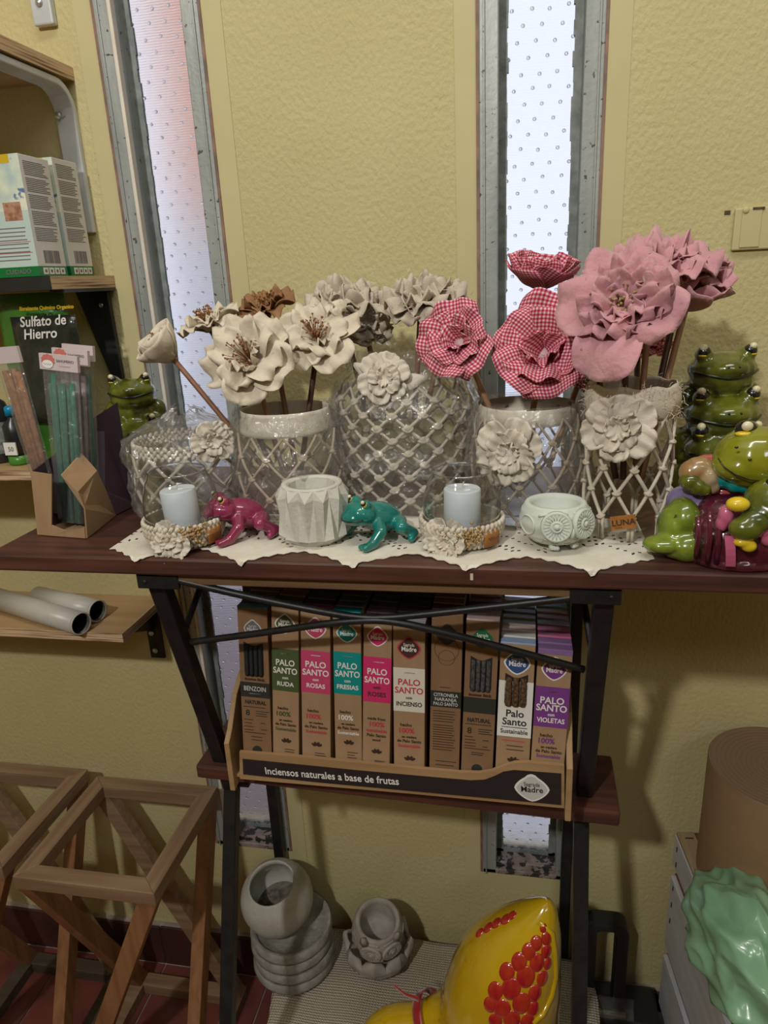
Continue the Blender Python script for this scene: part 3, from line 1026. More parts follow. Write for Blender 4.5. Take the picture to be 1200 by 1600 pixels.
            tx('NATURAL', 1098 + o * 1.45, .0062, PM['dark'], .72, bold=.0002)
            lines(1106 + o * 1.4, 1106 + o * 1.4, 1, PM['brown'])
            tx('8', 1115 + o * 1.45, .0095, PM['dark'], .3, -.28)
            lines(1112 + o * 1.45, 1119 + o * 1.45, 3, PM['dark'], 0, .45)
            lines(1126 + o * 1.4, 1142 + o * 1.3, 4, PM['brown'], -.42, -.05)
            lines(1130 + o * 1.4, 1140 + o * 1.4, 2, PM['dark'], .15, .42)
            lines(1152 + o * 1.3, 1157 + o * 1.2, 2, PM['dark'], -.2, .25)
            lines(1146 + o * 1.3, 1146 + o * 1.3, 1, PM['brown'])
            q0 = tpy(1172 + o * 1.55)
            build(MB().prism([(.0055 * math.cos(2 * PI * i / 16), .0055 * math.sin(2 * PI * i / 16)) for i in range(16)], P2(0, q0, .0001), Xv, Yv, Zn * .0003), 'round_mark', PM['dark'], fb, world=True)
        elif nm == 'citronela':
            emb(992, PM['dark'], PM['brown'], PM['brown'], .72)
            band(1080, 1105, PM['dark'])
            for i, s in enumerate(('CITRONELA', 'NARANJA', 'PALO SANTO')):
                tx(s, 1086 + i * 7, .005, M_greyt, .8)
            for q_, rr in ((1015, .012), (1028, .008)):
                mb = MB()
                cc_ = P2(.0, tpy(q_), .0002)
                mb.tube([cc_ + Xv * rr * math.cos(2 * PI * i / 28) + Yv * rr * math.sin(2 * PI * i / 28) for i in range(28)], .0002, 4, closed=True)
                build(mb, 'ring_print', PM['brown'], fb, world=True)
            lines(1075, 1075, 1, PM['brown'], -.2, .2)
            lines(1112, 1128, 5, PM['brown'], -.4, .35); lines(1134, 1156, 7, PM['brown'], -.4, .35); lines(1160, 1172, 4, PM['brown'], -.4, .35)
            lines(1190, 1196, 2, PM['dark'], -.3, .4)
        else:
            band(1065, 1151, PM['white'])
            emb(1036, PM['blue'], M_white, M_white, .78); hole(1053, 1103, M_black, M_stickb, 3)
            tx('Palo', 1115, .0105, PM['dark'], .6, bold=.0002); tx('Santo', 1128, .0105, PM['dark'], .8, bold=.0002)
            lines(1137, 1137, 1, PM['dark'], -.38, .42)
            tx('Sustainable', 1143, .0065, PM['dark'], .8)
            lines(1158, 1158, 1, PM['red'], -.35, .35); lines(1166, 1172, 2, PM['brown'], -.2, .35)
            leaf(1190, PM['brown'])
# ================================================================ wall shelves on the left
M_ply = wood('birch_ply_face', (0.50, 0.33, 0.17), (0.42, 0.26, 0.12), 0, rough=.55, scale=6)
def plyedge(name, axis):
    m = bpy.data.materials.new(name); m.use_nodes = True
    nt = m.node_tree; b = nt.nodes['Principled BSDF']; b.inputs['Roughness'].default_value = .7
    tc = _n(nt, 'ShaderNodeTexCoord'); mp = _n(nt, 'ShaderNodeMapping'); mp.inputs['Scale'].default_value = (9, 9, 420)
    nz = _n(nt, 'ShaderNodeTexNoise'); nz.inputs['Scale'].default_value = 1.0; nz.inputs['Detail'].default_value = 4
    rp = _n(nt, 'ShaderNodeValToRGB')
    e = rp.color_ramp.elements
    e[0].position, e[0].color = .36, (.16, .075, .035, 1)
    e[1].position, e[1].color = .52, (.62, .44, .27, 1)
    nt.links.new(tc.outputs['Object'], mp.inputs[0]); nt.links.new(mp.outputs[0], nz.inputs['Vector']); nt.links.new(nz.outputs[0], rp.inputs[0]); nt.links.new(rp.outputs[0], b.inputs['Base Color'])
    return m
M_plye = plyedge('ply_layers', 0)
M_bkiron = mat('black_bracket_paint', (.012, .012, .013), .45, c2=(.02, .02, .02), vscale=50, vamt=.4)
M_wtiron = mat('grey_white_bracket_paint', (.60, .62, .63), .32, c2=(.48, .50, .52), vscale=25, vamt=.4, speck=(.25, .16, .12), speckscale=70, speckth=.72)
M_bolt = mat('zinc_bolt', (.55, .57, .58), .3, metal=.8)

def board(label, z1, th, xr, yf, xl=-1.25):
    """wall shelf: ply panel with its layered edges as separate lippings"""
    s = thing('wall_shelf', label, 'shelf', (xr, 0, z1 - th))
    build(MB().bb((xl, yf + .0012, z1 - th), (xr - .0012, -.001, z1)), 'panel', M_ply, s, world=True)
    build(MB().bb((xl, yf, z1 - th), (xr, yf + .0012, z1)), 'front_edge', M_plye, s, world=True)
    build(MB().bb((xr - .0012, yf + .0012, z1 - th), (xr, -.001, z1)), 'end_edge', M_plye, s, world=True)
    return s
# S1 with the tubes
p = at(256, 932, y=0); z1 = p.z; xr1 = p.x
yf1 = at(190, 991, z=z1).y
s1 = board('plywood wall shelf below the tabletop carrying two pale tubes', z1, .0125, xr1, yf1)
br = thing('shelf_bracket', 'black steel bracket with two bolts under the tube shelf', 'bracket', at(240, 990, y=0))
a0, a1 = at(226, 960, y=0), at(257, 1026, y=0)
xb0, xb1 = at(232, 990, y=0).x, at(254, 990, y=0).x
zb0 = at(245, 1026, y=0).z
build(MB().bb((xb0, -.004, zb0), (xb1, 0, z1 - .013)), 'wall_plate', M_bkiron, br, world=True, bevel=.001)
build(MB().bb((xb0, yf1 + .02, z1 - .017), (xb1, -.001, z1 - .0127)), 'arm', M_bkiron, br, world=True, bevel=.001)
mb = MB().prism([(0, 0), (0, -.04), (-.09, 0)], ((xb0 + xb1) / 2 - .001, -.003, z1 - .016), (0, 1, 0), (0, 0, 1), (.002, 0, 0))
build(mb, 'gusset', M_bkiron, br, world=True)
for q in ((237, 989), (243, 1016)):
    c = at(*q, y=-.004)
    m_ = MB(); m_.smooth = True
    build(m_.lathe([(.0045, 0), (.0045, .0015), (.003, .003), (.0003, .0034)], 14, c, M.Rotation(R(90), 3, 'X')), 'bolt', M_bolt, br, world=True)
c = at(166, 1008, y=yf1 + .03); 
build(MB().box((c.x, yf1 + .03, z1 - .0165), (.024, .02, .008)), 'end_pad', M_bkiron, br, world=True, bevel=.002)
# two pale cardboard/plastic tubes
M_tube = mat('pale_grey_tube', (.52, .50, .45), .35, c2=(.46, .44, .38), vscale=12, vamt=.4)
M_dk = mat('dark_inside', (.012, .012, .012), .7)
def ptube(label, ex, ey, dirx, diry, r, L, y):
    e = at(ex, ey, y=y)
    e.z = z1 + r + .0006
    d = V((dirx, diry, 0)).normalized()
    t = thing('plastic_tube', label, 'tube', (e.x, e.y, z1 + .0006))
    rot = d.to_track_quat('Z', 'Y').to_matrix()
    mb = MB(); mb.smooth = True
    mb.lathe([(r * .9, .006), (r * .9, 0), (r, 0), (r, L), (r * .9, L)], 32, e, rot, capb=False, capt=True)
    build(mb, 'tube_wall', M_tube, t, world=True)
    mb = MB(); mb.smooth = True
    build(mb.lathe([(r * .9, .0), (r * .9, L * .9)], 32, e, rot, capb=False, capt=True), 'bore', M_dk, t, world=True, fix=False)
    mb = MB(); mb.smooth = True
    build(mb.lathe([(r * .92, -.0012), (r * 1.01, -.0012), (r * 1.02, .002), (r * .92, .002)], 32, e, rot, capb=False, capt=False), 'rim', M_tube, t, world=True)
ptube('pale plastic tube nearer the front of the tube shelf', 124, 962, -1, .36, .0158, .20, at(126, 975, z=z1 + .0158).y)
ptube('pale plastic tube lying behind the other against the wall', 150, 942, -1, .30, .0158, .125, at(151, 955, z=z1 + .0158).y)

# S2 behind the kraft bag display
z2 = at(20, 729, y=-.13).z
s2 = board('plywood wall shelf behind the sahumerio display holding bottles', z2, .0125, -.560, -.150)
br = thing('shelf_bracket', 'plain black bracket hidden under the bottle shelf', 'bracket', (-.60, 0, z2 - .06))
build(MB().bb((-.615, -.004, z2 - .08), (-.59, 0, z2 - .013)), 'wall_plate', M_bkiron, br, world=True)
build(MB().bb((-.615, -.12, z2 - .0165), (-.59, -.001, z2 - .0127)), 'arm', M_bkiron, br, world=True)
# S3 with the cartons
p = at(178, 430, y=0); xr3 = p.x
q = at(78, 432, x=xr3); yf3 = q.y; z3 = at(100, 431, x=xr3).z
th3 = z3 - at(90, 452, x=xr3).z
s3 = board('plywood wall shelf with half-blackened front edge under the white cartons', z3, th3, xr3, yf3)
build(MB().bb((-1.25, yf3 - .0006, z3 - th3), (xr3 - .0, yf3, z3)), 'black_edge_tape', M_bkiron, s3, world=True)
br = thing('shelf_bracket', 'tapering black bracket arm under the carton shelf', 'bracket', at(185, 560, y=0))
xa, xb_ = at(150, 460, y=-.02).x, at(172, 460, y=-.02).x
poly = [at(122, 455, y=-.004), at(172, 455, y=-.004), at(196, 590, y=-.004), at(184, 600, y=-.004)]
mb = MB(); mb.v = poly + [p + V((0, -.008, 0)) for p in poly]
mb.f = [[0, 1, 2, 3], [4, 7, 6, 5], [0, 4, 5, 1], [1, 5, 6, 2], [2, 6, 7, 3], [3, 7, 4, 0]]; mb.mi = [0] * 6; mb.sm = [False] * 6
build(mb, 'arm', M_bkiron, br, world=True, bevel=.001)
c = at(158, 477, y=-.0125); m_ = MB(); m_.smooth = True
build(m_.ell(c, (.003, .0015, .003)), 'bolt', M_bolt, br, world=True)
build(MB().bb((xa, yf3 + .02, z3 - th3 - .004), (xb_, -.004, z3 - th3 - .0002)), 'top_bar', M_bkiron, br, world=True)
# S4 at the top
p = at(114, 108, y=0); xr4 = p.x; z4b = at(114, 127, y=0).z; z4 = z4b + .0145
s4 = board('topmost plywood wall shelf seen from below', z4, .0145, xr4, -.235)
br = thing('shelf_bracket', 'grey white bent steel bracket under the topmost plywood shelf', 'bracket', at(110, 300, y=0))
xs_ = (at(88, 180, y=-.004).x + at(120, 180, y=-.004).x) / 2
zlow = at(130, 365, y=-.004).z
mb = MB()
path = [(-.24, z4b - .006), (-.06, z4b - .006)] + [(-.035 + .031 * math.sin(t), z4b - .006 - .031 + .031 * math.cos(t)) for t in [PI / 2 * i / 6 for i in range(7)]] + [(-.004, zlow)]
def ribbon(path, x, w, t):
    mb = MB(); n = len(path)
    L = []
    for i, (y, z) in enumerate(path):
        a = path[max(i - 1, 0)]; b = path[min(i + 1, n - 1)]
        d = V((0, b[0] - a[0], b[1] - a[1])).normalized()
        nn = V((0, -d.z, d.y))
        L.append((V((x, y, z)), nn))
    for c, nn in L:
        mb.v += [c + V((-w / 2, 0, 0)) + nn * t / 2, c + V((w / 2, 0, 0)) + nn * t / 2, c + V((w / 2, 0, 0)) - nn * t / 2, c + V((-w / 2, 0, 0)) - nn * t / 2]
    for i in range(n - 1):
        for k in range(4):
            mb.face([i * 4 + k, i * 4 + (k + 1) % 4, i * 4 + 4 + (k + 1) % 4, i * 4 + 4 + k])
    mb.face([0, 1, 2, 3]); mb.face([n * 4 - 4, n * 4 - 1, n * 4 - 2, n * 4 - 3])
    return mb
build(ribbon(path, xs_, .026, .008), 'strap', M_wtiron, br, world=True, bevel=.0015)
c = at(91, 181, y=-.0095); m_ = MB(); m_.smooth = True
build(m_.lathe([(.0045, 0), (.0045, .0012), (.003, .0026), (.0003, .003)], 14, c, M.Rotation(R(90), 3, 'X')), 'bolt', M_bolt, br, world=True)
br = thing('shelf_bracket', 'rusty lower end of a grey bracket at the top left corner', 'bracket', at(72, 30, y=0))
x0, x1 = at(57, 20, y=0).x, at(88, 20, y=0).x
build(MB().bb((x0, -.010, at(70, 44, y=0).z), (x1, 0, at(70, -200, y=0).z)), 'strap', M_wtiron, br, world=True, bevel=.002)
c = at(61, 4, y=-.0102); m_ = MB(); m_.smooth = True
build(m_.lathe([(.0045, 0), (.0045, .0012), (.003, .0026), (.0003, .003)], 14, c, M.Rotation(R(90), 3, 'X')), 'bolt', M_bolt, br, world=True)

# white and green cartons on S3
M_carton = mat('white_carton', (.72, .70, .69), .3, c2=(.66, .64, .63), vscale=8, vamt=.3, coat=.2)
M_cgreen = mat('carton_green', (.005, .16, .035), .35)
M_cyel = mat('carton_yellow', (.62, .42, .02), .35)
M_photo = mat('carton_photo_print', (.45, .58, .56), .3, c2=(.78, .80, .62), vscale=45, vamt=.6, speck=(.12, .2, .35), speckscale=60, speckth=.6)
M_bark = mat('carton_bark_print', (.28, .12, .07), .4, c2=(.55, .30, .2), vscale=160, vamt=.6)
M_ink = mat('grey_ink', (.16, .15, .16), .6)
M_pale = mat('carton_pale_green', (.50, .62, .58), .35, c2=(.55, .66, .62), vscale=6, vamt=.3)
def carton(label, cr, yfront, depth, ztop, xl, full):
    zb = z3 + .0006
    c = thing('fertilizer_carton', label, 'carton', ((xl + cr) / 2, yfront + depth / 2, zb), group='cartons on the upper left shelf')
    build(MB().bb((xl, yfront, zb), (cr, yfront + depth, ztop)), 'box', M_carton, c, world=True, bevel=.0008)
    e = .0003
    H = ztop - zb
    build(MB().bb((xl, yfront - e, zb), (cr + e, yfront + depth, zb + H * .085)), 'green_base_band', M_cgreen, c, world=True)
    # side panel print
    X, Yv_, Z = V((0, 1, 0)), V((0, 0, 1)), V((1, 0, 0))
    mb = MB()
    for i in range(44):
        z = zb + H * (.30 + .66 * i / 44)
        if i % 9 == 8:
            continue
        y0, y1 = yfront + depth * .1, yfront + depth * random.uniform(.72, .9)
        mb.bb((cr, y0, z), (cr + e, y1, z + H * .006))
    build(mb, 'small_print', M_ink, c, world=True, fix=False)
    mb = MB()
    y = yfront + depth * .25
    while y < yfront + depth * .78:
        ww = random.choice((.0006, .001, .0016))
        mb.bb((cr, y, zb + H * .11), (cr + e, y + ww, zb + H * .22)); y += ww + random.choice((.0008, .0012))
    build(mb, 'barcode', M_ink, c, world=True, fix=False)
    for k in range(4):
        y = yfront + depth * (.14 + .2 * k)
        build(MB().bb((cr, y, zb + H * .015), (cr + e * 2.4, y + depth * .16, zb + H * .072)), 'pictogram', M_carton, c, world=True)
        build(MB().bb((cr, y + depth * .04, zb + H * .03), (cr + e * 3, y + depth * .11, zb + H * .055)), 'pictogram_mark', M_ink, c, world=True)
    # front: pale panel, photograph of granules, heading strip
    build(MB().bb((xl, yfront - e * .6, zb + H * .085), (cr, yfront, zb + H * .55)), 'pale_panel', M_pale, c, world=True)
    build(MB().bb((xl, yfront - e * .6, zb + H * .55), (cr, yfront, ztop)), 'front_picture', M_photo, c, world=True)
    build(MB().bb((xl, yfront - e * .9, zb + H * .93), (cr - .012, yfront, ztop)), 'heading', M_cyel, c, world=True)
    if full:
        build(MB().bb((cr - .03, yfront - e * 1.2, zb + H * .47), (cr - .008, yfront, zb + H * .62)), 'bark_picture', M_bark, c, world=True)
        mb = MB()
        for i in range(9):
            z = zb + H * (.14 + .033 * i)
            mb.bb((cr - .05, yfront - e * 1.2, z), (cr - .006 - random.uniform(0, .006), yfront, z + .0011))
        build(mb, 'small_print', M_ink, c, world=True, fix=False)
        for z in (.2, .29):
            build(MB().bb((xl, yfront - e * 1.2, zb + H * z), (cr - .004, yfront, zb + H * z + .0006)), 'red_rule', mat('red_rule', (.5, .05, .03), .5), c, world=True)
        lettering('CUIDADO', .007, (cr - .026, yfront - e * 2, zb + H * .042), (1, 0, 0), (0, 0, 1), M_cgreen if False else M_ink, c, bold=.0001)
    return c
xc = at(63, 430, z=z3).x
pc = at(63, 430, z=z3); pd = at(107, 430, z=z3)
# front carton: near right edge at px 63, far right edge at px 107
yA = at(63, 430, x=xr3 - .012).y; yB = at(106, 428, x=xr3 - .012).y
yC = at(112, 428, x=xr3 - .012).y; yD = at(147, 426, x=xr3 - .012).y
ztA = at(32, 240, x=xr3 - .012).z
carton('white and green fertilizer carton at the front of the upper shelf', xr3 - .012, yA, yB - yA, ztA, xr3 - .16, True)
ztB = at(84, 246, x=xr3 - .012).z
carton('white and green fertilizer carton behind the other, nearer the wall', xr3 - .012, yC, yD - yC, ztB, xr3 - .16, False)

# bag of iron sulphate and bottles on S2
M_bagg = mat('green_plastic_bag', (.03, .14, .015), .25, c2=(.05, .20, .02), vscale=20, vamt=.4, coat=.4, bump=.002, bscale=50)
M_bagk = mat('black_bag_print', (.012, .014, .012), .25, c2=(.03, .035, .03), vscale=40, vamt=.5, coat=.4, bump=.002, bscale=60)
yb2 = -.085
c0, c1 = at(40, 640, y=yb2), at(128, 640, y=yb2)
zt = at(80, 456, y=yb2).z
bag = thing('iron_sulphate_bag', 'green and black plastic bag of iron sulphate standing on the shelf', 'bag', ((c0.x + c1.x) / 2, yb2, z2))
def pillow(x0, x1, z0, z1_, yc, d, wob=.003, n=14):
    def front(sgn):
        def f(u, v):
            x = x0 + (x1 - x0) * u; z = z0 + (z1_ - z0) * v
            k = (math.sin(PI * min(1, max(0, u))) ** .5) * (max(0, math.sin(PI * (v * .86 + .07))) ** .6)
            return (x + wob * math.sin(v * 17), yc + sgn * (d * k + wob * .5 * NZ.noise(V((x * 60, sgn, z * 60)))), z)
        return f
    mb = MB(); mb.smooth = True
    mb.grid(front(-1), n, n); mb.grid(front(1), n, n)
    return mb
zk1, zk0 = at(80, 492, y=yb2).z, z2 + .001
build(pillow(c0.x - .012, c1.x + .004, zk0, zt, yb2, .022, wob=.001), 'bag_body', M_bagg, bag, world=True)
kx0, kx1 = at(15, 500, y=-.11).x, at(117, 500, y=-.11).x
mb = MB(); mb.smooth = True
def labelf(u, v):
    x = kx0 + (kx1 - kx0) * u; z = zk0 + .05 + (zk1 - zk0 - .05) * v
    return (x, yb2 - .0235 - .002 * math.sin(PI * u), z)
build(mb.grid(labelf, 10, 10, thick=.0008), 'label', M_bagk, bag, world=True)
ly = yb2 - .0265
lettering('Sulfato de', .0165, at(66, 502, y=ly), (1, 0, .02), (0, 0, 1), M_white, bag, wmax=.062, bold=.0003, shear=.2)
lettering('Hierro', .0165, at(62, 522, y=ly), (1, 0, .02), (0, 0, 1), M_white, bag, wmax=.045, bold=.0003, shear=.2)
lettering('Enraizante Quimico Organico', .006, at(72, 481, y=ly), (1, 0, .0), (0, 0, 1), M_cyel, bag, wmax=.072, bold=.0002, shear=.2)
M_bot = mat('dark_bottle_plastic', (.015, .016, .02), .3, c2=(.03, .03, .035), vscale=30, vamt=.4)
M_bgreen = mat('bottle_green', (.06, .22, .03), .3)
M_bblue = mat('blue_cap', (.0, .22, .42), .3)
M_blabel = mat('grey_bottle_label', (.36, .38, .36), .4, c2=(.12, .13, .12), vscale=130, vamt=.6)
def bottle(label, px, r, hgt, capm, y, base=M_bot):
    c = at(px, 728, y=y)
    b = thing('spray_bottle', label, 'bottle', (c.x, y, z2 + .0004))
    mb = MB(); mb.smooth = True
    mb.lathe([(r * .92, 0), (r, .003), (r, hgt * .62), (r * .85, hgt * .72), (r * .38, hgt * .8), (r * .36, hgt * .86)], 20)
    build(mb, 'bottle_body', base, b)
    mb = MB(); mb.smooth = True
    build(mb.lathe([(r * 1.015, hgt * .12), (r * 1.02, hgt * .5)], 20, capb=False, capt=False), 'label', M_blabel, b)
    mb = MB(); mb.smooth = True
    build(mb.lathe([(r * .5, hgt * .85), (r * .5, hgt * .97), (r * .4, hgt)], 16), 'cap', capm, b)
bottle('dark bottle with blue cap at the left edge of the bottle shelf', 5, .021, .105, M_bblue, -.10)
b2 = at(34, 728, y=-.115)
bt = thing('spray_bottle', 'small green-based bottle with white price label beside the sahumerio packs', 'bottle', (b2.x, -.115, z2 + .0004))
mb = MB(); mb.smooth = True
build(mb.lathe([(.0125, 0), (.0135, .002), (.0135, .012)], 18), 'green_foot', M_bgreen, bt)
mb = MB(); mb.smooth = True
build(mb.lathe([(.013, .012), (.013, .05), (.005, .058), (.005, .064)], 18), 'bottle_body', M_bot, bt)
mb = MB(); mb.smooth = True
build(mb.lathe([(.007, .062), (.007, .072), (.005, .074)], 14), 'cap', M_bblue, bt)
build(MB().bb((-.0085, -.0142, .014), (.0085, -.0125, .030)), 'label', M_white, bt)
lettering('50', .008, (b2.x + .001, -.115 - .0145, z2 + .022), (1, 0, 0), (0, 0, 1), M_ink, bt)
# ================================================================ lace runner
M_lace = mat('ivory_lace', (.72, .68, .59), .9, c2=(.64, .59, .50), vscale=70, vamt=.4, bump=.0006, bscale=500)
LX0, LX1 = -.385, .112
LTIP = at(378, 886, y=TY0).x
LPER = (at(925, 890, y=TY0).x - LTIP) / 3
def lace_front(x):
    t = (x - LTIP) / LPER + .5 + .5
    tri = abs((t % 1) - .5) * 2            # 1 at tips
    t2 = abs(((x - LX0) / .0117) % 1 - .5) * 2
    return -.316 - .030 * tri ** 1.3 - .004 * t2
def lace():
    mb = MB()
    nx, ny = 176, 28
    cache = {}
    def pt(i, j):
        if (i, j) in cache:
            return cache[(i, j)]
        x = LX0 + (LX1 - LX0) * i / nx
        y0 = lace_front(x)
        y = y0 + (-.215 - y0) * j / ny
        edge = max(0, (LX0 + .03 - x)) * .5
        z = T + .0008 + .0004 * math.sin(x * 90) * math.sin(y * 140)
        if y < TY0 - .001:
            z -= (TY0 - .001 - y) * .93; y = TY0 - .0018 - (TY0 - .001 - y) * .12
        cache[(i, j)] = len(mb.v)
        mb.v.append(V((x, y, z)))
        return cache[(i, j)]
    for i in range(nx):
        for j in range(ny):
            x = LX0 + (LX1 - LX0) * (i + .5) / nx
            t = ((x - LTIP) / LPER) % 1
            a, bq = i % 47, j
            u = (t - .5) * 26
            dd = abs(abs(u) - (j * .75))            # V-shaped rows of eyelets
            hole = False
            if 3 < j < 26 and i % 2 == 0 and j % 2 == 0:
                if dd < 1.0 or abs(abs(u) - j * .75 + 5) < 1.0:
                    hole = True
                if abs(u) < 3.5 and 12 < j < 20 and (i // 2 + j // 2) % 2 == 0:
                    hole = True
                if abs(u) > 9.5 and j > 10 and (i // 2 + j // 2) % 2 == 0:
                    hole = True
            if hole:
                continue
            mb.face([pt(i, j), pt(i + 1, j), pt(i + 1, j + 1), pt(i, j + 1)])
    return mb
o = build(lace(), 'lace_runner', M_lace)
sol = o.modifiers.new('thickness', 'SOLIDIFY'); sol.thickness = .0006; sol.offset = 1
tag(o, 'ivory crochet lace runner with pointed edge along the table front', 'doily')

# ================================================================ net covered vases
M_cord = mat('cream_cotton_cord', (.66, .60, .50), .9, c2=(.56, .49, .39), vscale=120, vamt=.5, bump=.0005, bscale=900)
M_cordb = mat('beige_cotton_cord', (.52, .43, .33), .9, c2=(.42, .33, .24), vscale=120, vamt=.5, bump=.0005, bscale=900)
M_canvas = mat('raw_canvas', (.66, .61, .52), .9, c2=(.57, .51, .42), vscale=50, vamt=.5, bump=.0004, bscale=700)
M_glass = film('clear_jar_glass', (.985, .99, .99), .02, .5, .03)
M_cello = film('crinkled_cellophane', (.99, .99, .99), .13, .75, .10, haze=.06, hazec=(.97, .95, .94), bump=.008, bscale=55)
M_tagl = mat('tan_leather_tag', (.36, .15, .035), .6, c2=(.30, .11, .02), vscale=60, vamt=.5)
M_inkb = mat('burnt_ink', (.05, .02, .01), .7)
def lerpf(tab, z):
    for (z0, r0), (z1, r1) in zip(tab, tab[1:]):
        if z <= z1:
            t = (z - z0) / (z1 - z0) if z1 > z0 else 0
            t = min(1, max(0, t))
            return r0 + (r1 - r0) * (t * t * (3 - 2 * t))
    return tab[-1][1]

def net(parent, rf, levels, n, cr, m, knot=.0042, ph=0.0, twin=False, bottom=None):
    mb = MB(); mb.smooth = True
    kn = []
    def pos(a, z, off=0.0):
        r = rf(z) + cr * .8 + off
        return V((r * math.cos(a), r * math.sin(a), z))
    da = 2 * PI / n
    for j, z in enumerate(levels):
        for k in range(n):
            a = (k + .5 * (j % 2)) * da + ph
            if j > 0:
                kn.append((a, z))
            if j < len(levels) - 1:
                for sg in (-1, 1):
                    a2 = a + sg * da / 2
                    z2_ = levels[j + 1]
                    sag = .0006 * math.sin(a * 13 + j)
                    for dd in ((-.0011, .0011) if twin else (0,)):
                        q = [pos(a + (a2 - a) * t + dd / .04, z + (z2_ - z) * t + sag * math.sin(PI * t)) for t in (0, .25, .5, .75, 1)]
                        mb.tube(q, cr, 5, cap=False)
            elif bottom is not None:
                for dd in (-.0017, .0017):
                    q = [pos(a + dd / rf(z), z + (bottom - z) * t) for t in (0, .33, .66, 1)]
                    mb.tube(q, cr, 5, cap=True)
    o = build(mb, 'cord_net', m, parent, fix=False)
    kb = MB(); kb.smooth = True
    kb.ell((0, 0, 0), (knot * 1.05, knot * .8, knot * .85), nu=8, nv=6)
    kb.tube([(knot * .95 * math.cos(t), knot * .62 * math.sin(t), -knot * .1 + knot * .25 * math.cos(2 * t)) for t in [2 * PI * i / 10 for i in range(10)]], knot * .33, 5, closed=True)
    first = None
    for a, z in kn:
        p = pos(a, z, .0004)
        if first is None:
            first = build(kb, 'knot', m, o)
            k = first
        else:
            k = dup(first, o)
        k.location = p
        k.rotation_euler = (random.uniform(-.3, .3), random.uniform(-.3, .3), a + PI / 2 + random.uniform(-.25, .25))
    return o

def wrap(parent, tab, ztop, amp, seed, n=128, k=70, gap=.0065, name='cellophane_wrap', peak=None, close=False):
    """crinkled film round a jar; tab = radius by height"""
    def f(u, v):
        a = 2 * PI * u
        z = -.0 + ztop * v
        r = lerpf(tab, z) + gap
        p = V((math.cos(a) * 1.6, math.sin(a) * 1.6, z * 22 + seed))
        w = NZ.noise(p * 1.3) * .5 + (.5 - abs(NZ.noise(p * 2.6))) * .7 + (.4 - abs(NZ.noise(V((p.x * 5.5, p.y * 5.5, p.z * 1.6 + 3))))) * .55
        r += amp * (w - .15) * min(1, .35 + z / .03)
        zz = z
        if peak:
            zz += peak(a, v)
        return (r * math.cos(a), r * math.sin(a), max(.0006, zz))
    mb = MB(); mb.smooth = True
    mb.grid(f, n, k, closeu=True)
    return build(mb, name, M_cello, parent, fix=False)

def glassjar(parent, tab, zt, inner=True, name='glass_jar'):
    mb = MB(); mb.smooth = True
    prof = [(lerpf(tab, zt * i / 24), zt * i / 24) for i in range(25)]
    prof[0] = (prof[0][0] * .96, .0008)
    mb.lathe(prof, 40, capt=False)
    return build(mb, name, M_glass, parent, fix=False)

def petal_fn(w, l, a0, a1, cup, ruf, seed, kf=3.0):
    def f(u, v):
        s = u * 2 - 1
        hw = w * (.22 + .78 * math.sin(PI * (.06 + .56 * v)))
        th = a0 + (a1 - a0) * v                     # opening angle from the axis
        n = 8
        rho = zz = 0.0
        L = l * v * (1 - .16 * s * s * v)
        for i in range(n):
            t = a0 + (a1 - a0) * v * (i + .5) / n
            rho += math.sin(t) * L / n
            zz += math.cos(t) * L / n
        x = s * hw
        nr, nz_ = -math.cos(th), math.sin(th)
        off = cup * s * s * hw + ruf * v * v * (math.sin(s * PI * kf + seed * 1.7) * .7 + .5 * NZ.noise(V((s * 2.2 + seed, v * 2.0, seed * .37))))
        off += ruf * 1.9 * v * NZ.noise(V((s * 1.4 - seed, v * 1.7 + 7, seed))) + ruf * .7 * v * (.3 - abs(NZ.noise(V((s * 3.1 + seed, v * 2.2, 3 + seed)))))
        return V((x * (1 - .12 * v * abs(s)), rho + .0015 + nr * off, zz + nz_ * off))
    return f

def petal_mesh(name, m, w, l, a0, a1, cup, ruf, seed, nu=13, nv=11, th=.0005, kf=3.0):
    mb = MB(); mb.smooth = True
    mb.grid(petal_fn(w, l, a0, a1, cup, ruf, seed, kf), nu, nv, thick=th, uv=lambda u, v: ((u - .5) * 2 * w, v * l))
    return mb.mesh(name, m)

_pc = {}
def petals(parent, key, m, rows, nvar=3, th=.0005, name='petal'):
    """rows: (count, w, l, a0, a1, cup, ruffle, phase[, kf])"""
    for ri, rw in enumerate(rows):
        cnt, w, l, a0, a1, cup, ruf, ph = rw[:8]
        kf = rw[8] if len(rw) > 8 else 3.0
        for k in range(cnt):
            var = (key, ri, k % nvar)
            if var not in _pc:
                _pc[var] = petal_mesh(name, m, w, l, a0, a1, cup, ruf, ri * 7.3 + (k % nvar) * 3.1 + len(key), th=th, kf=kf)
            o = bpy.data.objects.new(name, _pc[var])
            link(o, parent)
            WM[o.name] = WM[parent.name]
            s = random.uniform(.9, 1.1)
            o.scale = (s, s, random.uniform(.92, 1.08))
            o.rotation_euler = (random.uniform(-.1, .1), random.uniform(-.1, .1), ph + 2 * PI * k / cnt + random.uniform(-.16, .16))

def axis_rot(d, spin=0.0):
    return d.normalized().to_track_quat('Z', 'Y').to_matrix() @ M.Rotation(spin, 3, 'Z')

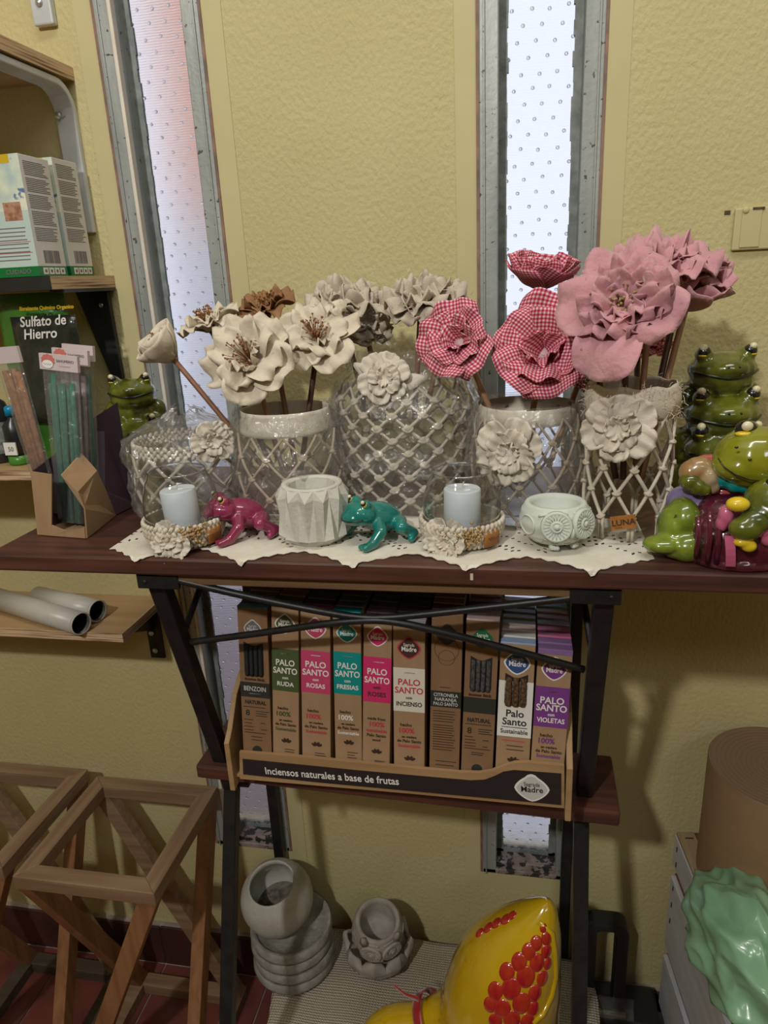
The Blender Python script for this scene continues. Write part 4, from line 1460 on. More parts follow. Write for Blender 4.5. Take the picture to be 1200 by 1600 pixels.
# canvas rosette stitched on a vase
def rosette(parent, c, n, r, m, seed, flat=True):
    """sub-part flower patch at local point c facing n"""
    e = MB(); e.smooth = True
    rot = axis_rot(V(n), seed)
    o = build(MB().lathe([(r * .35, 0), (r * .32, .0015)], 14), 'rosette', m, parent)
    o.location = c
    o.rotation_euler = rot.to_euler()
    WM[o.name] = WM[parent.name] @ M.Translation(V(c)) @ rot.to_4x4()
    rows = [(6, r * .50, r * 1.02, 1.30, 1.62, .1, r * .10, seed), (5, r * .40, r * .72, .95, 1.45, .15, r * .14, seed + .5), (4, r * .26, r * .42, .5, 1.1, .2, r * .12, seed + .2)]
    petals(o, f'ros{seed}', m, rows, 3, .0006)
    return o

VZ = {}
def vbase(px, py, r):
    c = at(px, py, z=T)
    return V((c.x, c.y + r, T + .0012))

# --- LUNA vase (unwrapped, right)
c5 = vbase(984, 851, .038)
H5 = at(985, 612, y=c5.y - .02).z - T
tab5 = [(0, .036), (.01, .037), (H5 * .6, .036), (H5, .0345)]
v5 = thing('macrame_vase', 'glass vase with open cord net, ivory canvas flower and LUNA tag', 'vase', c5)
glassjar(v5, tab5, H5)
rf5 = lambda z: lerpf(tab5, z)
net(v5, rf5, [H5 * .83, H5 * .66, H5 * .50, H5 * .34, H5 * .17], 9, .00175, M_cord, .0036, ph=-.18, bottom=.002)
# frayed fabric band at the rim
mb = MB(); mb.smooth = True
def fray(u, v):
    a = 2 * PI * u
    r = .0372 + .0035 * math.sin(PI * v) + .0012 * NZ.noise(V((math.cos(a) * 9, math.sin(a) * 9, v * 5)))
    return (r * math.cos(a), r * math.sin(a), H5 * .82 + (H5 * .21) * v + .0012 * math.sin(a * 9))
mb.grid(fray, 48, 10, closeu=True, thick=.001)
fb_ = build(mb, 'frayed_band', M_canvas, v5, fix=False)
mb = MB()
for i in range(420):
    a = random.uniform(0, 2 * PI); z = H5 * random.uniform(.8, 1.05); r = .0395 + random.uniform(0, .002)
    p = V((r * math.cos(a), r * math.sin(a), z))
    d = V((random.uniform(-1, 1), random.uniform(-1, 1), random.uniform(-1, 1))) * .006
    mb.tube([p, p + d * .5 + V((0, 0, .001)), p + d], .00022, 3, cap=False)
build(mb, 'loose_threads', M_canvas, fb_, fix=False)['kind'] = 'stuff'
dv = (CAM - c5); dv.z = 0; dv.normalize()
fc = at(966, 668, y=c5.y - .040) - c5
rosette(v5, fc, (dv + V((-.12, 0, .12))), .029, M_canvas, 1.0)
tg = at(974, 817, y=c5.y - .046)
ux5 = V((.95, -.05, .16)).normalized(); uy5 = V((-.16, 0, .98)).normalized()
mb = MB().prism([(-.0105, -.006), (.0105, -.006), (.0105, .0065), (-.0105, .0065)], tg, ux5, uy5, (0, .0012, 0))
tgo = build(mb, 'leather_tag', M_tagl, v5, world=True)
lettering('LUNA', .0075, tg + V((0, -.0004, .0004)), ux5, uy5, M_inkb, tgo, bold=.0001)
lettering('___', .004, tg + V((-.004, -.0004, -.003)), ux5, uy5, M_inkb, tgo)

# --- right wrapped vase
c4 = vbase(822, 833, .054)
H4 = at(818, 640, y=c4.y - .03).z - T
tab4 = [(0, .044), (.012, .049), (H4 * .45, .053), (H4 * .82, .050), (H4, .044)]
v4 = thing('macrame_vase', 'cellophane-wrapped net vase with canvas flower holding the gingham blooms', 'vase', c4)
glassjar(v4, tab4, H4)
rf4 = lambda z: lerpf(tab4, z)
net(v4, rf4, [H4 * .92, H4 * .74, H4 * .56, H4 * .38, H4 * .2, H4 * .05], 11, .0014, M_cordb, .0034, ph=.3)
dv = (CAM - c4); dv.z = 0; dv.normalize()
fc = at(797, 706, y=c4.y - .053) - c4
rosette(v4, fc, (dv + V((-.3, 0, .1))), .031, M_canvas, 2.0)
mb = MB(); mb.smooth = True
mb.lathe([(.0455, H4 * .86), (.048, H4 * .9), (.0475, H4 * .97), (.0445, H4 * 1.0)], 40, capb=False, capt=False)
build(mb, 'rim_band', M_canvas, v4, fix=False)
wrap(v4, tab4, H4 * 1.03, .0065, 4.0)

# --- tall jar in the middle
c3 = vbase(620, 812, .071)
H3 = at(618, 553, y=c3.y - .035).z - T
tab3 = [(0, .062), (.012, .068), (H3 * .3, .072), (H3 * .66, .071), (H3 * .80, .062), (H3 * .9, .049), (H3, .047)]
v3 = thing('macrame_vase', 'tallest vase, knotted cream net jar wrapped in cellophane in the middle', 'vase', c3)
glassjar(v3, tab3, H3)
rf3 = lambda z: lerpf(tab3, z)
lv = [H3 * (.80 - .077 * i) for i in range(11)]
net(v3, rf3, lv, 15, .0017, M_cord, .0050, ph=.1)
dv = (CAM - c3); dv.z = 0; dv.normalize()
# triangular canvas leaf collar with a rosette under the film
a_c = at(610, 600, y=c3.y - .066) - c3
mb = MB(); mb.smooth = True
q = [at(548, 566, y=c3.y - .055) - c3, at(672, 590, y=c3.y - .058) - c3, at(600, 642, y=c3.y - .074) - c3]
def collar(u, v):
    p = q[0].lerp(q[1], u).lerp(q[2], v)
    return p + V((0, -.004 * math.sin(PI * u) * (1 - v), .0015 * math.sin(u * 9)))
mb.grid(collar, 12, 10, thick=.0007)
build(mb, 'canvas_leaf', M_canvas, v3, fix=False)
rosette(v3, at(600, 592, y=c3.y - .066) - c3, (dv + V((-.1, 0, .35))), .024, M_canvas, 3.0)
wrap(v3, tab3, H3 * 1.02, .0085, 9.0, gap=.0075)

# --- left flower vase
c2_ = vbase(436, 832, .053)
H2 = at(438, 650, y=c2_.y - .03).z - T
tab2 = [(0, .045), (.012, .049), (H2 * .5, .052), (H2 * .85, .048), (H2, .044)]
v2 = thing('macrame_vase', 'cellophane-wrapped beige net vase holding the off-white cloth flowers', 'vase', c2_)
glassjar(v2, tab2, H2)
rf2 = lambda z: lerpf(tab2, z)
net(v2, rf2, [H2 * .82, H2 * .64, H2 * .46, H2 * .28, H2 * .1], 9, .0015, M_cordb, .0036, ph=.05)
mb = MB(); mb.smooth = True
mb.grid(lambda u, v: ((lambda a, r: (r * math.cos(a), r * math.sin(a), H2 * (.82 + .2 * v)))(2 * PI * u, .0475 + .0015 * NZ.noise(V((math.cos(2 * PI * u) * 8, math.sin(2 * PI * u) * 8, v * 4))) - .003 * v)), 48, 8, closeu=True, thick=.001)
build(mb, 'frayed_band', M_canvas, v2, fix=False)
wrap(v2, tab2, H2 * 1.03, .0065, 14.0)

# --- leftmost low pot with crocheted rim under a heap of film
c1_ = vbase(268, 826, .057)
H1 = at(262, 700, y=c1_.y - .045).z - T
tab1 = [(0, .047), (.012, .052), (H1 * .5, .0555), (H1, .053)]
v1 = thing('macrame_vase', 'low net pot with crocheted rim bundled in cellophane, leftmost of the vases', 'vase', c1_)
glassjar(v1, tab1, H1)
rf1 = lambda z: lerpf(tab1, z)
net(v1, rf1, [H1 * .84, H1 * .62, H1 * .40, H1 * .18], 9, .0019, M_cord, .003, ph=.25)
def crochet(parent, rf, z0, z1_, n, rows, s, m, name='crochet_band'):
    mb = MB(); mb.smooth = True
    for j in range(rows):
        z = z0 + (z1_ - z0) * (j + .5) / rows
        for k in range(n):
            a = 2 * PI * (k + .5 * (j % 2)) / n
            r = rf(z) + s * .25
            rot = M.Rotation(a, 3, 'Z') @ M.Rotation(.55 if j % 2 else -.55, 3, 'X')
            mb.ell((r * math.cos(a), r * math.sin(a), z), (s * .62, s * .66, s * .95), rot, 6, 5)
    return build(mb, name, m, parent, fix=False)
crochet(v1, rf1, H1 * .84, H1 * 1.0, 44, 4, .0035, M_cord)
ft = at(333, 688, y=c1_.y - .045) - c1_
rosette(v1, ft, V((.55, -.8, .1)), .020, M_canvas, 5.0)
wrap(v1, [(0, .05), (.012, .056), (H1 * .9, .058), (H1 * 1.02, .055), (H1 * 1.12, .040), (H1 * 1.3, .012), (H1 * 1.36, .002)], H1 * 1.36, .011, 21.0, gap=.0045, k=80,
     peak=lambda a, v: (.006 * math.sin(a * 2 + 1) + .006 * NZ.noise(V((math.cos(a) * 3, math.sin(a) * 3, v * 4)))) * max(0, v - .6) * 2)

# ================================================================ cloth flowers
M_white_cl = mat('offwhite_cotton', (.70, .63, .51), .85, c2=(.62, .54, .42), vscale=35, vamt=.5, bump=.0009, bscale=160, bstretch=(1, 1, .4), sheen=.2)
M_brown_cl = mat('tan_dyed_cotton', (.34, .185, .085), .85, c2=(.26, .13, .055), vscale=35, vamt=.5, bump=.0003, bscale=900)
M_canv_cl = mat('unbleached_canvas', (.60, .53, .44), .9, c2=(.50, .43, .34), vscale=35, vamt=.5, bump=.0005, bscale=800)
M_pink_cl = mat('dusty_pink_gauze', (.60, .31, .34), .85, c2=(.52, .25, .285), vscale=30, vamt=.5, bump=.0016, bscale=170, bstretch=(1, 1, .35), sheen=.3)
M_stamen = mat('dried_brown_stamens', (.24, .085, .025), .8, c2=(.36, .17, .06), vscale=200, vamt=.5)
M_stameny = mat('dried_yellow_seeds', (.42, .34, .14), .8, c2=(.30, .22, .08), vscale=200, vamt=.5)
M_stem = wood('brown_dowel', (.27, .125, .07), (.20, .085, .045), 2, rough=.5, scale=20)
M_stemd = wood('dark_dowel', (.085, .035, .025), (.05, .022, .018), 2, rough=.5, scale=20)
M_stemt = wood('tan_dowel', (.40, .22, .13), (.33, .17, .10), 2, rough=.5, scale=20)
M_ging = bpy.data.materials.new('red_gingham'); M_ging.use_nodes = True
nt = M_ging.node_tree; b = nt.nodes['Principled BSDF']; b.inputs['Roughness'].default_value = .85
uvn = _n(nt, 'ShaderNodeUVMap'); sx_ = _n(nt, 'ShaderNodeSeparateXYZ'); nt.links.new(uvn.outputs[0], sx_.inputs[0])
facs = []
for i in (0, 1):
    ml = _n(nt, 'ShaderNodeMath', operation='MULTIPLY'); ml.inputs[1].default_value = 1 / .0034
    fr_ = _n(nt, 'ShaderNodeMath', operation='FRACT'); gt = _n(nt, 'ShaderNodeMath', operation='GREATER_THAN'); gt.inputs[1].default_value = .5
    ad = _n(nt, 'ShaderNodeMath', operation='ADD'); ad.inputs[1].default_value = 50.0
    nt.links.new(sx_.outputs[i], ml.inputs[0]); nt.links.new(ml.outputs[0], ad.inputs[0]); nt.links.new(ad.outputs[0], fr_.inputs[0]); nt.links.new(fr_.outputs[0], gt.inputs[0])
    facs.append(gt)
ad = _n(nt, 'ShaderNodeMath', operation='ADD'); nt.links.new(facs[0].outputs[0], ad.inputs[0]); nt.links.new(facs[1].outputs[0], ad.inputs[1])
hv = _n(nt, 'ShaderNodeMath', operation='MULTIPLY'); hv.inputs[1].default_value = .5; nt.links.new(ad.outputs[0], hv.inputs[0])
rp = _n(nt, 'ShaderNodeValToRGB'); e = rp.color_ramp.elements
e[0].position, e[0].color = 0, (.70, .56, .58, 1); e[1].position, e[1].color = 1, (.36, .004, .045, 1)
q_ = e.new(.5); q_.color = (.56, .12, .18, 1)
nt.links.new(hv.outputs[0], rp.inputs[0]); nt.links.new(rp.outputs[0], b.inputs['Base Color'])

def stamens(parent, m, n, r, h, spread=1.0, off=(0, 0, 0)):
    mb = MB(); mb.smooth = True
    for i in range(n):
        a = random.uniform(0, 2 * PI); q = random.uniform(0, 1) ** .5
        d = V((math.cos(a) * q * r * spread, math.sin(a) * q * r * spread, h * random.uniform(.6, 1.1)))
        o0 = V(off) + V((d.x * .25, d.y * .25, .002))
        mb.tube([o0, o0 + d * .6 + V((0, 0, h * .1)), o0 + d], .0003, 3, cap=False)
        mb.ell(o0 + d, random.uniform(.0008, .0015), nu=5, nv=4)
    o = build(mb, 'stamens', m, parent, fix=False)
    o['kind'] = 'stuff'

def flower(kind, label, px, py, y, rpx, ax, stem_to, stem_mat, spin=0.0, group=None, squash=1.0):
    c = at(px, py, y=y)
    dist = (c - CAM).dot(_F)
    r = rpx * dist / F_PX
    ax = V(ax).normalized()
    base = c - ax * r * .45
    f = thing('cloth_flower', label, 'flower', base, rot=axis_rot(ax, spin), group=group)
    key = f'{kind}{px}'
    if kind == 'white':
        petals(f, key, M_white_cl, [(5, r * .62, r * 1.22, .75, 1.75, .12, r * .16, 0, 2.2), (4, r * .50, r * .98, .5, 1.45, .16, r * .17, .6, 2.2), (3, r * .34, r * .66, .25, 1.0, .3, r * .14, .2)], 2, .0007)
        stamens(f, M_stamen, 46, r * .30, r * .62, 1, (0, 0, r * .1))
    elif kind == 'bud':
        petals(f, key, M_white_cl, [(4, r * .78, r * 1.45, .95, .25, .55, r * .07, 0, 1.5), (4, r * .66, r * 1.35, .72, -.05, .6, r * .07, .7, 1.5), (3, r * .44, r * 1.2, .45, -.15, .7, r * .05, .3, 1.5)], 2, .0007)
        stamens(f, M_stamen, 16, r * .2, r * 1.1)
    elif kind == 'brown':
        petals(f, key, M_brown_cl, [(5, r * .62, r * 1.15, .85, 1.7, .12, r * .18, 0, 2.2), (4, r * .48, r * .9, .5, 1.4, .16, r * .18, .6, 2.2), (3, r * .32, r * .6, .25, 1.0, .3, r * .14, .2)], 2, .0007)
        stamens(f, M_stamen, 40, r * .3, r * .6)
    elif kind == 'canvas':
        petals(f, key, M_canv_cl, [(6, r * .52, r * 1.1, .95, 1.85, .15, r * .20, 0, 1.6), (6, r * .44, r * .95, .65, 1.45, .2, r * .22, .5, 1.6), (5, r * .36, r * .8, .4, 1.0, .25, r * .22, .1, 1.6), (4, r * .24, r * .62, .15, .6, .35, r * .15, .8, 1.6)], 3, .0009)
        mb = MB()
        for i in range(90):
            a = random.uniform(0, 2 * PI); q = random.uniform(.5, 1.05) * r
            p = V((math.cos(a) * q, math.sin(a) * q, r * random.uniform(.1, .75)))
            mb.tube([p, p + V((random.uniform(-1, 1), random.uniform(-1, 1), random.uniform(-.3, 1))) * .005], .0002, 3, cap=False)
        build(mb, 'loose_threads', M_canvas, f, fix=False)['kind'] = 'stuff'
    elif kind == 'ging':
        petals(f, key, M_ging, [(5, r * .72, r * 1.25, .55, 1.55, .10, r * .13, 0, 2.0), (4, r * .60, r * 1.05, .35, 1.2, .15, r * .15, .6, 2.0), (3, r * .38, r * .75, .15, .75, .3, r * .12, .2, 2.0)], 2, .0006)
    elif kind == 'gcup':
        petals(f, key, M_ging, [(5, r * .80, r * 1.3, 1.15, .72, .30, r * .09, 0, 1.5), (4, r * .62, r * 1.15, .9, .5, .3, r * .10, .6, 1.5), (3, r * .4, r * .9, .5, .3, .4, r * .08, .2, 1.5)], 2, .0006)
    elif kind == 'pink':
        petals(f, key, M_pink_cl, [(5, r * .66, r * 1.25, .75, 1.80, .10, r * .16, 0, 1.6), (6, r * .50, r * 1.02, .55, 1.5, .16, r * .22, .5, 2.4), (6, r * .42, r * .84, .42, 1.25, .2, r * .22, .2, 2.4), (5, r * .34, r * .68, .3, .95, .25, r * .18, .9, 2.2), (4, r * .24, r * .5, .15, .6, .3, r * .12, .4, 2.0)], 3, .0008)
        stamens(f, M_stameny, 44, r * .24, r * .48)
        if rpx > 80:
            hp = petal_mesh('hanging_petal', M_pink_cl, r * .70, r * 1.65, .9, 1.85, .10, r * .20, 4.4, 17, 17, .0008, 1.7)
            o = bpy.data.objects.new('hanging_petal', hp); link(o, f); WM[o.name] = WM[f.name]
            loc_down = WM[f.name].to_3x3().inverted() @ V((-.25, -.3, -1))
            o.rotation_euler = (0, 0, math.atan2(-loc_down.x, loc_down.y))
    elif kind == 'trumpet':
        petals(f, key, M_pink_cl, [(4, r * .8, r * 1.7, .9, .45, .35, r * .10, 0, 1.5), (3, r * .6, r * 1.5, .6, .3, .3, r * .10, .5, 1.5)], 2, .0008)
    # stem
    e = stem_to
    mid = base.lerp(e, .5) + V((0, 0, .0))
    mb = MB(); mb.smooth = True
    mb.tube([base + ax * r * .12, base.lerp(e, .15), mid, e], .0029, 8)
    build(mb, 'stem', stem_mat, f, world=True)
    mb = MB(); mb.smooth = True
    build(mb.lathe([(.003, -.004), (.0052, .002), (.0075, .007)], 10), 'calyx', {'brown': M_brown_cl, 'ging': M_ging, 'gcup': M_ging, 'pink': M_pink_cl, 'trumpet': M_pink_cl}.get(kind, M_canv_cl), f)
    return f

def stem_end(c, rim_px, H, k=.35):
    """a stem passes the rim at rim_px and ends low inside the jar"""
    p = at(*rim_px, y=c.y)
    return p
def inside(c, px, py, zlow, basept=None, dy=0.0):
    """continue the line head -> rim point down into the jar"""
    rim = at(px, py, y=c.y + dy)
    return V((rim.x * .8 + c.x * .2, rim.y * .8 + c.y * .2, T + zlow))
gw = 'cloth flowers in the vases'
flower('bud', 'closed off-white cloth rosebud leaning far left, leftmost bloom', 258, 548, -.205, 40, (-.45, -.45, .75), inside(c2_, 398, 660, .05), M_stem, .3, gw)
flower('white', 'small off-white cloth flower behind the rosebud with brown stamens', 322, 498, -.170, 44, (-.25, -.25, .9), inside(c2_, 412, 655, .05), M_stemd, .9, gw)
flower('brown', 'tan brown cloth flower among the off-white ones', 412, 470, -.150, 46, (-.1, -.35, .9), inside(c2_, 458, 650, .05), M_stem, .2, gw)
flower('white', 'largest off-white cloth flower facing front with rusty stamen tuft', 382, 556, -.235, 70, (-.05, -.85, .45), inside(c2_, 432, 660, .05), M_stemt, .55, gw)
flower('white', 'off-white cloth flower hanging forward between the tan flower and tall jar', 492, 520, -.205, 60, (.08, -.75, .6), inside(c2_, 467, 650, .05), M_stemd, 1.4, gw)
flower('canvas', 'bunched raw canvas flower behind the left blooms', 528, 462, -.155, 60, (-.05, -.4, .9), inside(c3, 556, 560, .09), M_stemd, .1, gw)
flower('canvas', 'small drooping raw canvas flower left of the tall jar mouth', 572, 500, -.150, 38, (.35, -.7, .35), inside(c3, 594, 556, .09), M_stem, .8, gw)
flower('canvas', 'pale canvas flower with frayed edges above the tall jar', 655, 458, -.165, 62, (.0, -.45, .85), inside(c3, 648, 560, .09), M_stem, 1.7, gw)
flower('canvas', 'half-hidden canvas flower behind the frayed one above the tall jar', 704, 470, -.12, 34, (.2, -.3, .8), inside(c3, 668, 560, .09), M_stem, 2.3, gw)
flower('ging', 'red gingham flower leaning left over the tall jar', 712, 532, -.215, 56, (-.35, -.8, .3), inside(c4, 800, 655, .05), M_stemt, .25, gw)
flower('gcup', 'red gingham cup flower standing highest before the right window', 846, 425, -.165, 58, (.15, -.2, .95), inside(c4, 833, 650, .05), M_stemt, .5, gw)
flower('ging', 'large red gingham flower facing front below the cup-shaped one', 848, 545, -.225, 76, (-.1, -.85, .4), inside(c4, 812, 655, .05), M_stemt, .9, gw)
flower('ging', 'red gingham flower half hidden under the pink flower', 925, 560, -.175, 50, (.25, -.6, .3), inside(c4, 868, 655, .05), M_stemt, .1, gw)
flower('ging', 'red gingham flower behind the pink stems, mostly covered', 1005, 528, -.150, 44, (.2, -.5, .5), inside(c5, 1002, 615, .07), M_stemd, .6, gw)
flower('pink', 'largest dusty pink cloth flower facing left front', 972, 468, -.275, 84, (-.30, -.78, .5), inside(c5, 980, 618, .05), M_stemd, .35, gw)
flower('pink', 'dusty pink cloth flower with yellow seed centre pointing up', 1022, 402, -.20, 76, (-.05, -.35, .9), inside(c5, 1003, 615, .05), M_stem, 1.2, gw)
flower('pink', 'rightmost dusty pink cloth flower against the wall', 1094, 408, -.175, 52, (.2, -.35, .85), inside(c5, 1016, 612, .05), M_stemt, .8, gw)
flower('trumpet', 'pink trumpet-shaped cloth flower below the rightmost pink bloom', 1072, 462, -.185, 48, (.45, -.35, .65), inside(c5, 1010, 612, .05), M_stemd, .4, gw)
flower('pink', 'pink cloth flower peeking out left behind the largest pink one', 905, 462, -.20, 44, (-.5, -.4, .6), inside(c5, 965, 618, .05), M_stemd, 2.0, gw)
# ================================================================ front row on the table
from mathutils.bvhtree import BVHTree
M_wax = mat('white_wax', (.66, .71, .76), .45, c2=(.62, .67, .72), vscale=20, vamt=.3, spec=.4)
M_seed = mat('dried_seed_cluster', (.46, .32, .15), .85, c2=(.36, .22, .09), vscale=120, vamt=.5)
M_bowl = film('thin_bowl_glass', (.94, .955, .96), .07, 1.0, .02, power=1.9)
M_rimg = film('bowl_rim_glass', (.75, .78, .80), .35, .95, .05, power=1.5)
def candle_holder(label, clabel, px, py, flip):
    r = .0365
    c = at(px, py, z=T); c = V((c.x, c.y + r, T + .0014))
    H = at(px, 737, y=c.y).z - T
    h = thing('candle_holder', label, 'candle holder', c, group='glass candle holders')
    zb = H * .36
    rfb = lambda z: .0355 - .0075 * max(0, 1 - z / (zb * .7)) ** 1.6 + .001
    crochet(h, rfb, .003, zb, 44, 5, .0038, M_cord, 'crochet_sleeve')
    mb = MB(); mb.smooth = True
    mb.lathe([(.024, .0005), (.029, .003), (.034, zb * .6), (.0355, zb)], 36, capt=False)
    build(mb, 'sleeve_lining', M_cordb, h, fix=False)
    prof = [(.018, .004), (.026, .006), (.0335, zb * .7), (.0355, zb * 1.25), (.0350, H * .62), (.0315, H * .82), (.0275, H * .95), (.0265, H)]
    n = 26
    tabb = [(z, rr) for rr, z in prof]
    mb = MB(); mb.smooth = True
    mb.lathe([(lerpf(tabb, .004 + (H - .004) * i / n), .004 + (H - .004) * i / n) for i in range(n + 1)], 44, capt=False)
    gb = build(mb, 'glass_bowl', M_bowl, h, fix=False)
    mb = MB(); mb.smooth = True
    mb.tube([(.0266 * math.cos(2 * PI * i / 44), 0.0266 * math.sin(2 * PI * i / 44), H) for i in range(44)], .0009, 6, closed=True)
    build(mb, 'rim', M_rimg, gb)
    dv = (CAM - c); dv.z = 0; dv.normalize()
    sd = V((-dv.y, dv.x, 0))
    fpos = dv * .034 - sd * (-.012) * flip
    ang = math.atan2(dv.y, dv.x)
    a1 = ang - .45
    p = V((math.cos(a1) * .0355, math.sin(a1) * .0355, zb * .42))
    rosette(h, p, V((math.cos(a1), math.sin(a1), .25)), .0185, M_canvas, 6.0 + flip)
    mb = MB(); mb.smooth = True
    for i in range(70):
        a = ang + .18 + random.gauss(0, .13); z = zb * .72 + random.gauss(0, .0045)
        rr = .0385 + random.uniform(0, .003)
        mb.ell((rr * math.cos(a), rr * math.sin(a), z), random.uniform(.0009, .0018), nu=6, nv=4)
    build(mb, 'dried_seeds', M_seed, h, fix=False)['kind'] = 'stuff'
    mb = MB(); mb.smooth = True
    def tagf(u, v):
        a = ang + .52 + .48 * u
        rr = .0392
        return (rr * math.cos(a), rr * math.sin(a), zb * (.18 + .62 * v))
    mb.grid(tagf, 8, 3, thick=.0011)
    tgo = build(mb, 'leather_tag', M_tagl, h, fix=False)
    a = ang + .76
    n_ = V((math.cos(a), math.sin(a), 0)); uxx = V((-math.sin(a), math.cos(a), 0))
    scr = [c + n_ * .0403 + uxx * (-.006 + .012 * i / 24) + V((0, 0, zb * .5 + .0016 * math.sin(i * 1.25) * (1 if i < 15 else .5))) for i in range(25)]
    build(MB().tube(scr, .00022, 4), 'script_mark', M_inkb, tgo, world=True)
    # the candle inside
    k = thing('pillar_candle', clabel, 'candle', c + V((0, 0, .0072)), group='candles in the glass bowls', rot=M.Rotation(R(-3 if flip > 0 else 1), 3, 'Y'))
    mb = MB(); mb.smooth = True
    hc = H * .64
    mb.lathe([(.0162, 0), (.0168, .001), (.0168, hc - .001), (.0160, hc)], 32)
    o = build(mb, 'wax', M_wax, k)
    for pl in o.data.polygons:
        if abs(pl.normal.z) > .7: pl.use_smooth = False
    build(MB().tube([(0, 0, hc - .001), (.0004, 0, hc + .003), (.0012, 0, hc + .006)], .0007, 6), 'wick', M_canvas, k)
candle_holder('glass candle bowl in crocheted sleeve at the left beside the magenta frog', 'white candle in the left glass bowl behind the magenta frog', 265, 868, 1)
candle_holder('glass candle bowl in crocheted sleeve between the teal frog and owl pot', 'white candle in the right glass bowl next to the owl pot', 717, 868, -1)

# faceted concrete pot
M_conc = mat('white_concrete', (.62, .61, .55), .85, c2=(.54, .53, .47), vscale=40, vamt=.5, bump=.0005, bscale=250, speck=(.4, .39, .35), speckscale=300, speckth=.7)
M_conc2 = mat('greenish_white_plaster', (.62, .66, .60), .8, c2=(.55, .59, .53), vscale=40, vamt=.5, bump=.0003, bscale=250)
M_conc3 = mat('grey_concrete', (.44, .42, .38), .9, c2=(.33, .31, .28), vscale=35, vamt=.5, bump=.0007, bscale=250, speck=(.2, .19, .17), speckscale=260, speckth=.7)
r = .0345
c = at(478, 864, z=T); c = V((c.x, c.y + r, T + .0014))
Hp = at(478, 762, y=c.y - .01).z - T
pot = thing('faceted_pot', 'white concrete pot with folded triangular facets between the two small frogs', 'pot', c, rz=.2)
mb = MB()
n = 13
rings = [(.0255, 0, 0), (.0280, .003, 0), (.0345, Hp * .30, 0), (.0345, Hp * .30, 0), (.0355, Hp * .55, .5), (.0345, Hp * .84, .5), (.0290, Hp * .985, .5), (.0275, Hp, .5), (.0225, Hp, .5), (.0205, Hp * .6, .5), (.019, Hp * .3, .5)]
R_ = []
for (rr, z, ph) in rings:
    R_.append([V((rr * math.cos(2 * PI * (k + ph) / n), rr * math.sin(2 * PI * (k + ph) / n), z)) for k in range(n)])
# zigzag belt: low points proud below, high points proud above
lo = [V(((.0348 if 1 else 0) * math.cos(2 * PI * k / n), .0348 * math.sin(2 * PI * k / n), Hp * .16)) for k in range(n)]
lo2 = [V((.0300 * math.cos(2 * PI * (k + .5) / n), .0300 * math.sin(2 * PI * (k + .5) / n), Hp * .12)) for k in range(n)]
hi = [V((.0300 * math.cos(2 * PI * k / n), .0300 * math.sin(2 * PI * k / n), Hp * .86)) for k in range(n)]
hi2 = [V((.0352 * math.cos(2 * PI * (k + .5) / n), .0352 * math.sin(2 * PI * (k + .5) / n), Hp * .82)) for k in range(n)]
b0 = [V((.024 * math.cos(2 * PI * k / n), .024 * math.sin(2 * PI * k / n), 0)) for k in range(n)]
t0 = [V((.0285 * math.cos(2 * PI * k / n), .0285 * math.sin(2 * PI * k / n), Hp)) for k in range(n)]
def av(L): 
    o = len(mb.v); mb.v += L; return [o + i for i in range(len(L))]
b0, lo, lo2, hi, hi2, t0 = map(av, (b0, lo, lo2, hi, hi2, t0))
ti = av([V((.0225 * math.cos(2 * PI * k / n), .0225 * math.sin(2 * PI * k / n), Hp - .0005)) for k in range(n)])
bi = av([V((.0195 * math.cos(2 * PI * k / n), .0195 * math.sin(2 * PI * k / n), Hp * .35)) for k in range(n)])
mb.face(b0[::-1])
for k in range(n):
    k2 = (k + 1) % n
    mb.face([b0[k], lo2[k], lo[k]]); mb.face([b0[k], b0[k2], lo2[k]]); mb.face([b0[k2], lo[k2], lo2[k]])
    mb.face([lo[k], lo2[k], hi[k]]); mb.face([lo2[k], hi2[k], hi[k]]); mb.face([lo2[k], hi[k2], hi2[k]]); mb.face([lo2[k], lo[k2], hi[k2]])
    mb.face([hi[k], hi2[k], t0[k]]); mb.face([hi2[k], t0[k2], t0[k]]); mb.face([hi2[k], hi[k2], t0[k2]])
    mb.face([t0[k], t0[k2], ti[k2], ti[k]]); mb.face([ti[k], ti[k2], bi[k2], bi[k]])
mb.face(bi)
build(mb, 'pot_shell', M_conc, pot)
mb = MB(); mb.smooth = True
build(mb.lathe([(.0285, Hp - .0005), (.0282, Hp + .0012), (.0232, Hp + .0012), (.0226, Hp - .001)], 40, capb=False, capt=False), 'rim', M_conc, pot)

